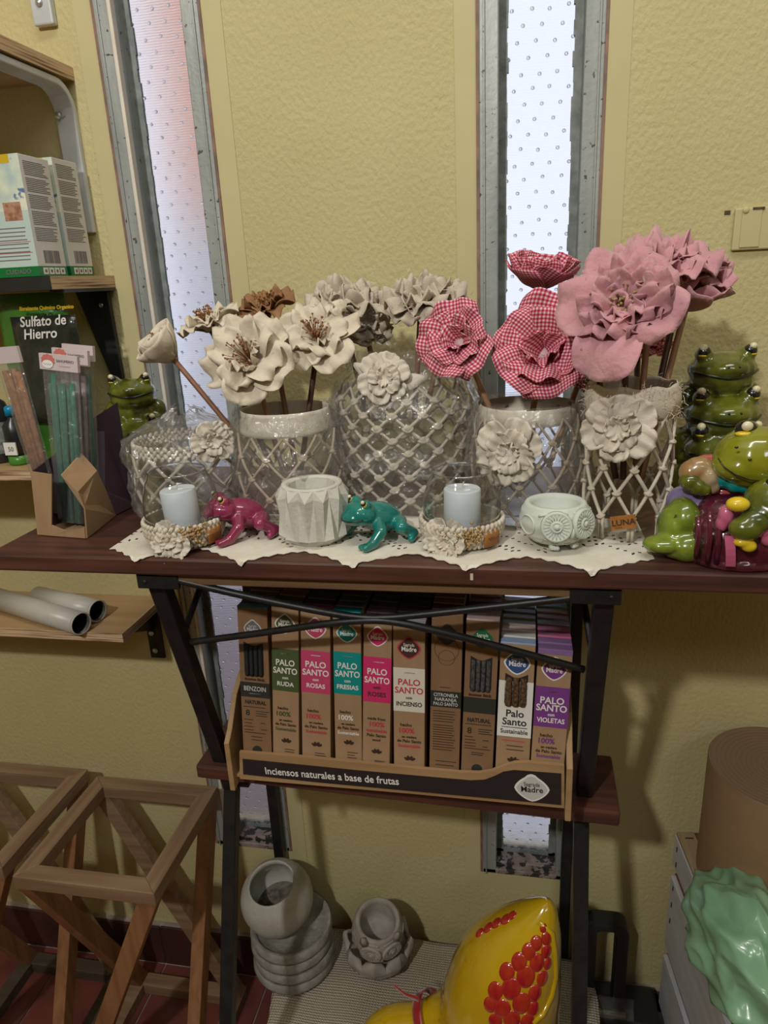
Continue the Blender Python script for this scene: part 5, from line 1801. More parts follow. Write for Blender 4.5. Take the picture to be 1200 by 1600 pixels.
# owl pots
def owl(label, c, r, H, m, rz, tilt=None, feet=True, group=None, ears=False):
    o = thing('owl_pot', label, 'pot', c, rot=(tilt if tilt is not None else M.Rotation(rz, 3, 'Z')), group=group)
    tab = [(0, r * .55), (H * .08, r * .74), (H * .28, r * .93), (H * .55, r), (H * .8, r * .95), (H * .95, r * .86), (H, r * .82)]
    mb = MB(); mb.smooth = True
    prof = [(lerpf(tab, H * i / 20), H * i / 20) for i in range(21)] + [(r * .78, H * 1.012), (r * .70, H * 1.0), (r * .66, H * .9), (r * .62, H * .5), (r * .4, H * .32)]
    mb.lathe(prof, 44)
    build(mb, 'bowl', m, o)
    def srf(a, z, off=0.0):
        rr = lerpf(tab, z) + off
        return V((rr * math.sin(a), -rr * math.cos(a), z))
    def disc(a, z, rad, name, parent):
        p = srf(a, z); nrm = V((math.sin(a), -math.cos(a), .12)).normalized()
        rot = axis_rot(nrm)
        mb = MB(); mb.smooth = True
        mb.lathe([(rad * 1.02, -.003), (rad, .0008), (rad * .93, .0022), (rad * .84, .0016), (rad * .40, .0008), (rad * .36, .0024), (rad * .28, .0026), (rad * .22, .0010), (rad * .18, .003), (rad * .05, .0038)], 30, p, rot)
        e = build(mb, 'eye', m, parent)
        WM[e.name] = WM[parent.name]
        mb = MB(); mb.smooth = True
        for i in range(20):
            t = 2 * PI * i / 20
            d = V((math.cos(t), math.sin(t), 0))
            mb.tube([p + rot @ (d * rad * .45 + V((0, 0, .0010))), p + rot @ (d * rad * .82 + V((0, 0, .0017)))], .00055, 4)
        build(mb, 'eye_rays', m, e)
    disc(-.42, H * .62, r * .42, 'eye', o); disc(.42, H * .62, r * .42, 'eye', o)
    mb = MB(); mb.smooth = True
    p = srf(0, H * .46, .001)
    build(mb.ell(p, (r * .08, r * .1, r * .16)), 'beak', m, o)
    for sg in (-1, 1):
        mb = MB(); mb.smooth = True
        pts = [srf(sg * (1.35 + .30 * math.cos(t)), H * (.55 + .24 * math.sin(t)), .0004) for t in [2 * PI * i / 20 for i in range(20)]]
        mb.tube(pts, r * .028, 5, closed=True)
        build(mb, 'wing_outline', m, o)
        mb = MB(); mb.smooth = True
        pts = [srf(sg * (.1 + .85 * t), H * (.90 + .05 * math.sin(PI * t) - .06 * t), .0006) for t in [i / 8 for i in range(9)]]
        mb.tube(pts, r * .035, 5)
        build(mb, 'brow', m, o)
    for i, (a, z) in enumerate(((-.7, .3), (-.25, .26), (.2, .28), (.65, .3), (-.45, .16), (0, .13), (.42, .17), (-1.0, .2), (1.0, .2))):
        mb = MB(); mb.smooth = True
        pts = [srf(a + .12 * math.cos(t), H * (z - .045 * math.sin(t)), .0003) for t in [PI * i / 6 for i in range(7)]]
        mb.tube(pts, r * .018, 4)
        build(mb, 'feather_arc', m, o)
    if feet:
        for sg in (-1, 1):
            for k in (-1, 0, 1):
                mb = MB(); mb.smooth = True
                a = sg * .48 + k * .10
                mb.ell((r * .66 * math.sin(a), -r * .66 * math.cos(a), -H * .015), (r * .075, r * .13, H * .075), nu=8, nv=6)
                build(mb, 'toe', m, o)
        mb = MB(); mb.smooth = True
        build(mb.ell((0, r * .45, .0), (r * .16, r * .16, H * .06)), 'rear_foot', m, o)
    if ears:
        for sg in (-1, 1):
            mb = MB(); mb.smooth = True
            p = srf(sg * .75, H * .93)
            mb.tube([p, p + V((sg * r * .10, -r * .02, H * .18))], [r * .2, .0005], 7)
            build(mb, 'ear', m, o)
    return o
r = .0315
c = at(868, 868, z=T); c = V((c.x, c.y + r * .8, T + .0062))
Ho = at(872, 783, y=c.y).z - c.z
owl('pale greenish plaster owl pot with big round eyes beside the LUNA vase', c, r, Ho, M_conc2, .42)

# ================================================================ small glazed frogs
M_mag = mat('magenta_glaze', (.27, .025, .085), .22, c2=(.20, .018, .06), vscale=40, vamt=.4, coat=.8)
M_teal = mat('teal_glaze', (.005, .20, .17), .22, c2=(.004, .14, .12), vscale=40, vamt=.4, coat=.8)
M_eyew = mat('cream_eye_paint', (.72, .66, .44), .3, coat=.6)
M_eyey = mat('yellow_eye_paint', (.70, .50, .02), .3, coat=.6)
M_eyek = mat('black_eye_paint', (.008, .008, .008), .25, coat=.6)
def frog(label, m, c, rz, s):
    f = thing('frog_figurine', label, 'figurine', c, rz=rz, group='small glazed frogs')
    mb = MB(); mb.smooth = True
    def E(p, r, rot=None): mb.ell([q * s for q in p], [q * s for q in r], rot, 16, 12)
    def K(a, b, r1, r2): mb.cap([q * s for q in a], [q * s for q in b], r1 * s, r2 * s)
    E((0, .004, .023), (.0185, .027, .0165), M.Rotation(R(-18), 3, 'X')); E((0, -.019, .0315), (.0195, .0175, .0135), M.Rotation(R(-12), 3, 'X')); E((0, -.028, .029), (.015, .012, .009))
    for sg in (-1, 1):
        K((.013 * sg, -.006, .022), (.026 * sg, -.010, .016), .0075, .0065); K((.026 * sg, -.010, .016), (.0265 * sg, -.020, .006), .0065, .0055); K((.0265 * sg, -.020, .005), (.030 * sg, -.032, .0035), .0055, .0042)
        K((.026 * sg, -.024, .0035), (.022 * sg, -.033, .003), .004, .0032)
        K((.013 * sg, .020, .016), (.030 * sg, .012, .017), .0095, .0075); K((.030 * sg, .012, .017), (.026 * sg, .030, .006), .007, .0055); K((.026 * sg, .030, .005), (.036 * sg, .020, .0038), .0055, .004)
        E((.0105 * sg, -.018, .0425), (.0062, .0062, .0058))
    bd = baked(mb, 'body', m, f, voxel=.0011, smooth=5)
    tree = BVHTree.FromPolygons([v.co.copy() for v in bd.data.vertices], [tuple(p.vertices) for p in bd.data.polygons])
    for sg in (-1, 1):
        e = MB(); e.smooth = True
        d = V((.45 * sg, -.72, .35)).normalized(); c0 = V((.0105 * sg, -.018, .0425)) * s
        o = build(e.ell(c0 + d * .0034 * s, (.0038 * s, .0038 * s, .0038 * s), nu=12, nv=8), 'eye_rim', M_eyey, f)
        e = MB(); e.smooth = True
        build(e.ell(c0 + d * .0050 * s + V((0, 0, .0008)) * s, .0031 * s, nu=12, nv=8), 'pupil', M_eyek, o)
        e = MB(); e.smooth = True
        build(e.ell(c0 + d * .0068 * s + V((0, 0, .0022)) * s, .0021 * s, nu=10, nv=8), 'eye_spot', M_eyew, o)
    e = MB(); e.smooth = True
    pts = []
    for i in range(17):
        t = -1.25 + 2.5 * i / 16
        d = V((math.sin(t), -math.cos(t), 0))
        hp_ = tree.ray_cast(V((0, -.02, .0272 + .0035 * (1 - math.cos(t)))) * s + d * .06, -d)[0]
        if hp_ is not None:
            pts.append(hp_)
    build(e.tube(pts, .0009 * s, 5), 'mouth_line', M_eyek, f)
    return f
c = at(372, 843, z=T); frog('small magenta glazed frog between the left candle bowl and white pot', M_mag, V((c.x, c.y + .012, T + .0022)), R(-52), .90)
c = at(586, 850, z=T); frog('small teal glazed frog between the white pot and right candle bowl', M_teal, V((c.x, c.y + .012, T + .0022)), R(-48), .88)

# ================================================================ big frog totems
M_frog = mat('mossy_green_glaze', (.165, .185, .016), .24, c2=(.05, .062, .007), vscale=26, vamt=.5, coat=.9, detail=6, bump=.0012, bscale=55)
M_frogy = mat('yellow_green_glaze', (.25, .25, .012), .2, c2=(.16, .18, .01), vscale=22, vamt=.4, coat=1.0)
M_lip = mat('dark_glaze_line', (.010, .014, .004), .3, coat=.5)
def totem(label, px, y, tiers, s, rz):
    base = at(px, 700, y=y)
    f = thing('frog_totem', label, 'figurine', (base.x, y, T + .0008), rz=rz)
    mb = MB(); mb.smooth = True
    eyes, mouths = [], []
    def E(p, r, rot=None): mb.ell(p, r, rot, 16, 12)
    n = len(tiers)
    for i, zc in enumerate(tiers):
        k = s * (1.0 if i == 0 else 1.06 + .04 * i)
        yo = -.010 * i * s
        E((0, yo - .010 * k, zc), (.036 * k, .030 * k, .019 * k)); E((0, yo - .012 * k, zc - .012 * k), (.034 * k, .027 * k, .015 * k))
        E((0, yo - .026 * k, zc + .002 * k), (.022 * k, .018 * k, .012 * k))
        for sg in (-1, 1):
            E((.0225 * sg * k, yo - .016 * k, zc + .0165 * k), (.0095 * k, .010 * k, .0085 * k))
            eyes.append((V((.0225 * sg * k, yo - .016 * k, zc + .0175 * k)), sg, k))
            # shoulder, folded arm
            E((.034 * sg * k, yo + .000, zc - .034 * k), (.013 * k, .016 * k, .020 * k))
            mb.cap((.036 * sg * k, yo - .008 * k, zc - .042 * k), (.024 * sg * k, yo - .026 * k, zc - .044 * k), .008 * k, .006 * k)
            for q in (-1, 0, 1):
                mb.cap((.024 * sg * k, yo - .026 * k, zc - .044 * k), ((.016 - .003 * q) * sg * k, yo - .030 * k, zc - (.046 + .005 * q) * k), .0045 * k, .0035 * k)
        E((0, yo, zc - .036 * k), (.036 * k, .027 * k, .024 * k))
        mouths.append((zc - .004 * k, yo, k))
    E((0, -.004, .02), (.047 * s, .036 * s, .028)); E((0, 0, .004), (.045 * s, .034 * s, .008))
    for zc in [tiers[-1] - .03]:
        pass
    body = baked(mb, 'body', M_frog, f, voxel=.0018, smooth=4)
    # keep the foot flat on the table
    for v in body.data.vertices:
        if v.co.z < 0: v.co.z = 0
    for c0, sg, k in eyes:
        d = V((.25 * sg, -.80, .45)).normalized()
        e = MB(); e.smooth = True
        o = build(e.ell(c0 + d * .0040 * k, (.0072 * k, .0066 * k, .0070 * k), nu=14, nv=10), 'eyeball', M_eyek, f)
        e = MB(); e.smooth = True
        build(e.ell(c0 + d * .0075 * k + V((.0008 * sg, 0, .0034)) * k, (.0040 * k, .0036 * k, .0036 * k), nu=12, nv=8), 'eye_spot', M_eyew, o)
        e = MB(); e.smooth = True
        build(e.ell(c0 + d * .0066 * k + V((0, 0, -.0044)) * k, (.0058 * k, .0042 * k, .0018 * k), nu=12, nv=8), 'eye_lid', M_eyey, o)
    tree = BVHTree.FromPolygons([v.co.copy() for v in body.data.vertices], [tuple(p.vertices) for p in body.data.polygons])
    for zc, yo, k in mouths:
        pts = []
        for t in [-1.3 + 2.6 * i / 24 for i in range(25)]:
            d = V((math.sin(t), -math.cos(t), 0))
            o_ = V((0, yo - .010 * k, zc + .0030 * k * (1 - math.cos(2.0 * t)) - .0022 * k))
            hitp = tree.ray_cast(o_ + d * .12, -d)[0]
            if hitp is not None:
                pts.append(hitp + d * .0001)
        e = MB(); e.smooth = True
        build(e.tube(pts, .0016 * k, 6), 'mouth_line', M_lip, f)
        for sg in (-1, 1):
            e = MB(); e.smooth = True
            hitp = tree.ray_cast(V((.0055 * sg * k, -.2, zc + .0095 * k)), V((0, 1, 0)))[0]
            if hitp is not None:
                build(e.ell(hitp, .0013 * k, nu=8, nv=6), 'nostril', M_lip, f)
zz = [at(1125, p, y=-.135).z - T for p in (582, 650, 702)]
totem('tall totem of stacked green glazed frogs against the wall at the right', 1110, -.105, zz, .95, .12)
zz = [at(212, p, y=-.10).z - T for p in (612, 676)]
totem('green glazed frog totem half hidden behind the leftmost wrapped pot', 222, -.090, zz, .80, .35)

# ================================================================ dressed frog couple at the right edge
M_dress = mat('maroon_dress_glaze', (.105, .012, .030), .2, c2=(.065, .008, .02), vscale=30, vamt=.5, coat=1.0, stretch=(1, 1, 3))
M_purp = mat('lilac_trouser_glaze', (.24, .19, .38), .25, c2=(.19, .15, .31), vscale=30, vamt=.4, coat=.9)
M_coral = mat('coral_jumper_glaze', (.52, .09, .09), .25, c2=(.42, .06, .07), vscale=90, vamt=.5, coat=.9, bump=.001, bscale=120)
M_bow = mat('turquoise_bow_glaze', (.0, .25, .24), .2, coat=1.0)
M_pnk = mat('pink_ribbon_glaze', (.55, .12, .24), .25, coat=.9)
M_tan = mat('cream_tan_glaze', (.52, .44, .30), .3, c2=(.30, .17, .06), vscale=40, vamt=.5, coat=.8)
cp = at(1118, 884, z=T)
cpl = thing('frog_couple_figurine', 'glazed pair of dressed frogs, one in a maroon dress, at the right edge', 'figurine', V((cp.x + .01, cp.y + .035, T + .0008)))
YC = cpl.location.y
def w(px, py, y): return at(px, py, y=y)
def blob(name, m, parts, vox=.0016, sm=4):
    mb = MB(); mb.smooth = True
    for p in parts:
        if len(p) == 2: mb.ell(p[0], p[1], None, 16, 12)
        elif len(p) == 3: mb.ell(p[0], p[1], p[2], 16, 12)
        else: mb.cap(*p)
    o = baked(mb, name, m, cpl, world=True, voxel=vox, smooth=sm)
    for v in o.data.vertices:
        if v.co.z < 0: v.co.z = 0
    return o
yf = YC - .02
dress = [(w(1135, 838, yf), (.030, .030, .026)), (w(1175, 840, yf), (.034, .030, .030)), (w(1215, 835, yf), (.035, .030, .032)), (w(1105, 850, yf), (.012, .026, .022)), (w(1240, 830, yf), (.03, .03, .03)),
         (w(1150, 868, yf), (.04, .03, .012)), (w(1130, 800, yf + .01), (.022, .022, .016))]
blob('dress', M_dress, dress)
for i, (x0, y0, y1) in enumerate(((1090, 808, 872), (1108, 800, 880), (1122, 812, 880))):
    p = [w(x0 + 2 * math.sin(j), y0 + (y1 - y0) * j / 5, yf - .024 - .006 * math.sin(PI * j / 5)) for j in range(6)]
    mb = MB(); mb.smooth = True
    build(mb.tube(p, .0022, 6), 'skirt_pleat', M_dress, cpl, world=True)
M_frogl = mat('leaf_green_glaze', (.20, .26, .025), .22, c2=(.12, .17, .015), vscale=60, vamt=.5, coat=1.0, speck=(.03, .05, .01), speckscale=120, speckth=.7)
blob('legs', M_frogl, [(w(1052, 826, yf + .012), (.014, .02, .022)), (w(1066, 812, yf + .012), (.015, .02, .02)), (w(1072, 852, yf), (.016, .018, .014)), (w(1036, 850, yf - .004), (.017, .013, .0075)), (w(1058, 856, yf), (.014, .014, .009)), (w(1085, 845, yf + .01), (.014, .02, .02))])
mb = MB(); mb.smooth = True
p = [w(1138, 836, yf - .0325), w(1138, 850, yf - .034), w(1140, 866, yf - .034), w(1140, 882, yf - .031)]
for a, b in zip(p, p[1:]): pass
build(MB().grid(lambda u, v: p[0].lerp(p[3], v) + V(((u - .5) * .0072, -.001 - .002 * math.sin(PI * v), 0)), 3, 6, thick=.002), 'ribbon', M_pnk, cpl, world=True)
blob('sleeve', M_pnk, [(w(1134, 806, yf - .026), (.006, .006, .009)), (w(1128, 818, yf - .026), (.005, .005, .007)), (w(1190, 828, yf - .03), (.008, .006, .006)), (w(1200, 842, yf - .03), (.006, .006, .006))], .0012, 3)
blob('arm', M_frog, [(w(1165, 826, yf - .034), (.013, .010, .010)), (w(1180, 815, yf - .032), (.012, .010, .010))])
blob('hand', M_eyey, [(w(1153, 788, yf - .03), (.009, .007, .006)), (w(1160, 847, yf - .036), (.007, .005, .004)), (w(1170, 853, yf - .036), (.006, .005, .005))], .0011, 3)
fh = [(w(1216, 785, yf - .018), (.026, .022, .020)), (w(1200, 800, yf - .024), (.02, .016, .012))]
ffh = blob('front_frog_head', M_frog, fh)
for q in ((1212, 757), (1240, 762)):
    e = MB(); e.smooth = True
    o = build(e.ell(w(q[0], q[1], yf - .022), (.0075, .007, .007), nu=14, nv=10), 'eyeball', M_eyek, ffh, world=True)
    e = MB(); e.smooth = True
    build(e.ell(w(q[0] + 1, q[1] - 3, yf - .028), (.0038, .003, .0034), nu=12, nv=8), 'eye_spot', M_eyew, cpl, world=True)
yb_ = YC + .010
blob('trousers', M_purp, [(w(1078, 786, yb_), (.020, .022, .016)), (w(1105, 790, yb_), (.022, .022, .014)), (w(1066, 800, yb_ + .004), (.012, .016, .016)), (w(1140, 795, yb_ + .01), (.025, .02, .014))])
blob('jumper', M_coral, [(w(1110, 738, yb_ + .008), (.020, .018, .016)), (w(1135, 765, yb_), (.024, .020, .014)), (w(1170, 770, yb_), (.024, .022, .018)), (w(1200, 775, yb_), (.024, .022, .018)), (w(1150, 745, yb_ + .01), (.03, .02, .02))])
blob('cuffed_sleeve', M_tan, [(w(1078, 738, yb_ - .016), (.009, .010, .010)), (w(1092, 732, yb_ - .016), (.012, .010, .010)), (w(1105, 745, yb_ - .018), (.010, .010, .011)), (w(1112, 758, yb_ - .018), (.007, .008, .008))], .0013, 3)
blob('back_hand', M_frog, [(w(1078, 752, yb_ - .022), (.009, .008, .007)), (w(1090, 760, yb_ - .024), (.007, .007, .007)), (w(1100, 764, yb_ - .024), (.006, .006, .006))], .0012, 3)
blob('bow', M_bow, [(w(1122, 735, yb_ - .014), (.006, .008, .011)), (w(1130, 748, yb_ - .018), (.011, .008, .008)), (w(1148, 757, yb_ - .022), (.007, .007, .007)), (w(1175, 760, yb_ - .022), (.018, .008, .006)), (w(1200, 758, yb_ - .022), (.014, .008, .006))], .0013, 3)
hd = blob('head', M_frogy, [(w(1180, 716, yb_ - .016), (.033, .028, .026)), (w(1160, 727, yb_ - .022), (.024, .020, .014)), (w(1195, 735, yb_ - .016), (.032, .026, .014)), (w(1168, 674, yb_ - .012), (.010, .010, .009)), (w(1222, 672, yb_ - .008), (.010, .010, .009))])
e = MB(); e.smooth = True
ec = w(1166, 671, yb_ - .016)
o = build(e.ell(ec, (.0088, .008, .0075), nu=14, nv=10), 'eyeball', M_eyek, hd, world=True)
e = MB(); e.smooth = True
build(e.ell(w(1168, 666, yb_ - .024), (.0045, .003, .0040), nu=12, nv=8), 'eye_spot', M_eyew, cpl, world=True)
e = MB(); e.smooth = True
build(e.ell(w(1164, 678, yb_ - .023), (.0078, .0045, .0024), nu=12, nv=8), 'eye_lid', M_eyey, cpl, world=True)
p = [w(1122, 716, yb_ - .036), w(1132, 730, yb_ - .040), w(1150, 742, yb_ - .043), w(1172, 750, yb_ - .043), w(1200, 752, yb_ - .042)]
mb = MB(); mb.smooth = True
build(mb.tube(p, .0006, 5), 'mouth_line', M_lip, cpl, world=True)
for q in ((1151, 699), (1172, 718)):
    e = MB(); e.smooth = True
    build(e.ell(w(*q, yb_ - .0435), (.0016, .001, .0010), nu=8, nv=6), 'nostril', M_lip, cpl, world=True)

# ================================================================ kraft stand with sahumerio packs
M_film = film('pack_cellophane', (.95, .96, .97), .06, .6, .1, haze=.05, hazec=(.85, .85, .85), bump=.004, bscale=80)
M_plum = mat('plum_print', (.065, .035, .055), .5, c2=(.05, .028, .045), vscale=20, vamt=.3)
M_pinkcard = mat('pale_pink_card', (.62, .52, .53), .6, c2=(.56, .46, .47), vscale=20, vamt=.3)
M_coralp = mat('coral_print', (.55, .16, .13), .6)
bL, bM, bR = at(60, 836, z=T), at(135, 842, z=T), at(180, 806, z=T)
ks = thing('kraft_stand', 'cut kraft card stand holding the sahumerio packs, left end of table', 'card stand', V((bM.x - .015, bM.y + .02, T + .0008)))
def sheet(pts, th, name, m):
    q = [V(p) for p in pts]
    nrm = (q[1] - q[0]).cross(q[-1] - q[0]).normalized()
    mb = MB(); n = len(q)
    mb.v = q + [p + nrm * th for p in q]
    mb.face(list(range(n))); mb.face([n + i for i in range(n)][::-1])
    for i in range(n): mb.face([i, n + i, n + (i + 1) % n, (i + 1) % n])
    return build(mb, name, m, ks, world=True)
up = V((0, 0, 1))
fl = bL; fm = at(82, 838, z=T); fr = bM
bl_ = fl + V((.004, .075, 0)); brr = bR + V((.004, .035, 0))
z_ = V((0, 0, .0009))
hl = at(50, 737, y=fl.y).z - T
left_top = at(49, 736, y=fl.y)
lt2 = at(82, 741, y=fm.y)
sheet([fl + z_, fm + z_, lt2, left_top], .0012, 'left_flap', M_kraft)
lipz = at(105, 826, y=(fm.y + fr.y) / 2).z
sheet([fm + z_, fr + z_, at(133, 824, y=fr.y), at(104, 829, y=(fm.y + fr.y) / 2), at(82, 820, y=fm.y)], .0012, 'front_lip', M_kraft)
rt = [fr + z_, bR + z_, at(176, 800, y=bR.y), at(165, 768, y=bR.y - .006), at(150, 735, y=(bR.y + fr.y) / 2), at(126, 708, y=(bR.y + fr.y) / 2 - .002), at(95, 742, y=fr.y - .001), at(120, 768, y=fr.y - .001), at(131, 795, y=fr.y)]
sheet(rt, .0012, 'right_flap', M_kraft)
mkc = at(148, 809, y=(bR.y + fr.y) / 2 - .001)
nr = (bR - fr).normalized(); nfm = V((nr.y, -nr.x, 0))
build(MB().prism([(.0055 * math.cos(2 * PI * i / 6 + .5), .0055 * math.sin(2 * PI * i / 6 + .5)) for i in range(6)], mkc + nfm * .0016, nr, up, nfm * .0003), 'stamp_mark', M_plum, ks, world=True)
sheet([bR + z_ + V((.0, .002, 0)), brr + z_, at(163, 640, y=brr.y), at(140, 676, y=bR.y + .02), at(132, 700, y=bR.y + .01), at(140, 735, y=bR.y), at(164, 770, y=bR.y)], .0012, 'side_panel', M_plum)
sheet([fl + z_ + V((0, .001, 0)), bl_ + z_, bl_ + V((0, 0, hl * 1.2)), left_top + V((0, .001, 0))], .0012, 'left_panel', M_plum)
sheet([bl_ + z_, brr + z_, brr + V((0, 0, .12)), bl_ + V((0, 0, .09))], .0012, 'back_panel', M_plum)
sheet([fl + z_, fr + z_, bR + z_, brr + z_, bl_ + z_], .0010, 'bottom_panel', M_kraft)
def pack(label, bpx, tpx, yb, yt, wpx, stick, n, hw, card=True, logo=True, sr=.0026):
    b = at(*bpx, y=yb); t = at(*tpx, y=yt)
    b.z = max(b.z, T + .004)
    Y = (t - b).normalized()
    X = V((1, -.12, 0)); X = (X - Y * X.dot(Y)).normalized()
    Z = X.cross(Y)
    L = (t - b).length
    k = thing('sahumerio_pack', label, 'incense pack', b, group='sahumerio packs')
    for i in range(n):
        s = (i - (n - 1) / 2) * hw * 1.5 / n
        mb = MB(); mb.smooth = True
        top = L * random.uniform(.80, .9)
        wob = random.uniform(-.002, .002)
        mb.tube([b + X * s * .75 + Z * (.002 * (i % 2) - .001), b + X * (s * .9 + wob) + Y * L * .4 + Z * (.002 * (i % 2) - .001), b + X * s * 1.0 + Y * top + Z * (.002 * (i % 2) - .001)], sr, 7)
        build(mb, 'incense_stick', stick, k, world=True)
    def ff(sg):
        def f(u, v):
            s = (u - .5) * 2 * hw
            d = .0055 * math.sin(PI * u) ** .5 * min(1, (1.02 - v) * 5) + .0012 * NZ.noise(V((u * 6, v * 14, sg * 3 + bpx[0])))
            return b + X * s * (.85 + .15 * v) + Y * (L * .93 * v + .0005) + Z * sg * d
        return f
    mb = MB(); mb.smooth = True
    mb.grid(ff(1), 14, 40); mb.grid(ff(-1), 14, 40)
    build(mb, 'cellophane_bag', M_film, k, world=True, fix=False)
    ch = .0155
    mb = MB()
    q0 = b + Y * (L * .93 - ch * .3)
    mb.prism([(-hw * 1.05, 0), (hw * 1.05, 0), (hw * 1.05, ch), (-hw * 1.05, ch)], q0 + Z * .002, X, Y, Z * -.0035)
    hc = build(mb, 'header_card', M_pinkcard, k, world=True)
    if logo:
        cc = q0 + Z * .0023 + Y * ch * .5
        lettering('SAHUMERIO', .0036, cc + X * hw * .38 + Y * ch * .12, X, Y, M_ink, hc, wmax=hw * .95, sx=1.2)
        build(MB().tube([cc + X * hw * (.05 + .6 * i / 20) - Y * (ch * .2 - .0006 * math.sin(i * 1.4)) for i in range(21)], .00012, 4), 'handwriting', M_ink, hc, world=True)
        build(MB().prism([(hw * .34 * math.cos(2 * PI * i / 20) * (1 + .15 * (i % 2)), ch * .36 * math.sin(2 * PI * i / 20) * (1 + .15 * (i % 2))) for i in range(20)], cc - X * hw * .55 + Y * ch * .1, X, Y, Z * .0002), 'flower_mark', M_coralp, hc, world=True)
        build(MB().prism([(hw * .30 * math.cos(2 * PI * i / 16), ch * .26 * math.sin(2 * PI * i / 16)) for i in range(16)], cc - X * hw * .57 - Y * ch * .14 + Z * .0002, X, Y, Z * .0002), 'logo_disc', M_white, hc, world=True)
        build(MB().tube([cc - X * hw * (.78 - .42 * i / 16) - Y * (ch * .14 - .0008 * math.sin(i * 1.3)) + Z * .0005 for i in range(17)], .00014, 4), 'script_mark', M_ink, hc, world=True)
    return k
M_sg = mat('green_incense', (.045, .17, .12), .85, c2=(.03, .12, .085), vscale=200, vamt=.5)
M_sb = mat('cinnamon_incense', (.30, .15, .075), .85, c2=(.22, .10, .05), vscale=200, vamt=.5)
M_sm = mat('mauve_incense', (.26, .20, .22), .85, c2=(.2, .15, .17), vscale=200, vamt=.5)
pack('sahumerio pack of green incense sticks, frontmost in the kraft stand', (113, 815), (92, 552), fl.y + .022, fl.y + .026, 0, M_sg, 6, .0215)
pack('sahumerio pack of cinnamon brown sticks leaning left out of the stand', (82, 800), (6, 540), fl.y + .030, fl.y + .020, 0, M_sb, 4, .0160, True, False, .0032)
pack('sahumerio pack of mauve sticks behind the green one', (128, 805), (110, 543), fl.y + .042, fl.y + .048, 0, M_sm, 5, .0205, True, True)
pack('sahumerio pack of grey green sticks at the back right of the stand', (140, 800), (122, 536), fl.y + .056, fl.y + .062, 0, M_sg, 4, .0180, True, False)
# ================================================================ bottom of the picture

# ---- two batten stools
M_bat = wood('weathered_batten', (0.30, 0.195, 0.115), (0.21, 0.125, 0.07), 0, rough=.7, scale=9, bump=.0006)
M_baty = wood('weathered_batten_y', (0.31, 0.20, 0.12), (0.22, 0.13, 0.075), 1, rough=.7, scale=9, bump=.0006)
M_leg = wood('orange_pine_leg', (0.31, 0.15, 0.065), (0.23, 0.10, 0.04), 2, rough=.65, scale=9)
M_batd = wood('dark_batten', (0.09, 0.065, 0.045), (0.06, 0.045, 0.03), 0, rough=.7, scale=9)  # darker brown batten wood for the bottom rails of one stool
def stool(label, x0, x1, y0, y1, zt, dark):
    s = thing('batten_stool', label, 'stool', ((x0 + x1) / 2, (y0 + y1) / 2, 0), group='batten stools')
    w, h = .024, .021
    c = {'bl': (x0, y1), 'br': (x1, y1), 'fr': (x1, y0), 'fl': (x0, y0)}
    def mitred(a, b, z, m, name):
        """top rail with mitred ends"""
        a, b = V((*a, 0)), V((*b, 0))
        d = (b - a).normalized(); n = V((-d.y, d.x, 0))
        ctr = V(((x0 + x1) / 2, (y0 + y1) / 2, 0))
        if (ctr - a).dot(n) < 0: n = -n
        pl = [a, b, b - d * w + n * w, a + d * w + n * w]
        mb = MB()
        mb.v = [p + V((0, 0, z - h)) for p in pl] + [p + V((0, 0, z)) for p in pl]
        for f in ((3, 2, 1, 0), (4, 5, 6, 7), (0, 1, 5, 4), (1, 2, 6, 5), (2, 3, 7, 6), (3, 0, 4, 7)): mb.face(list(f))
        build(mb, name, m, s, world=True, bevel=.001)
    order = ('bl', 'br', 'fr', 'fl')
    for i, k in enumerate(order):
        k2 = order[(i + 1) % 4]
        mitred(c[k], c[k2], zt, M_bat if i % 2 == 0 else M_baty, 'top_rail')
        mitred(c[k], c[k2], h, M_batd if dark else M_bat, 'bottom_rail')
        # one slanting leg in every side
        a, b = V((*c[k], zt - h)), V((*c[k2], h))
        ctr = V(((x0 + x1) / 2, (y0 + y1) / 2, 0))
        e = (V((*c[k2], 0)) - V((*c[k], 0))).normalized()
        n = V((-e.y, e.x, 0))
        if (ctr - V((*c[k], 0))).dot(n) < 0: n = -n
        a2, b2 = a + n * w * .5 + e * w * .6, b + n * w * .5 - e * w * .6
        dd = (b2 - a2); hw = e * (w * .58)
        mb = MB()
        q = [a2 - hw - n * .010, a2 + hw - n * .010, a2 + hw + n * .010, a2 - hw + n * .010]
        q2 = [p + dd for p in q]
        mb.v = q2 + q
        for f in ((3, 2, 1, 0), (4, 5, 6, 7), (0, 1, 5, 4), (1, 2, 6, 5), (2, 3, 7, 6), (3, 0, 4, 7)): mb.face(list(f))
        build(mb, 'leg', M_leg if i != 0 else M_bat, s, world=True, bevel=.001)
stool('weathered batten stool frame standing nearest the iron table leg', -.664, -.457, -.254, -.048, .442, False)
stool('weathered batten stool frame cut by the left edge of the picture', -.892, -.685, -.246, -.040, .446, True)

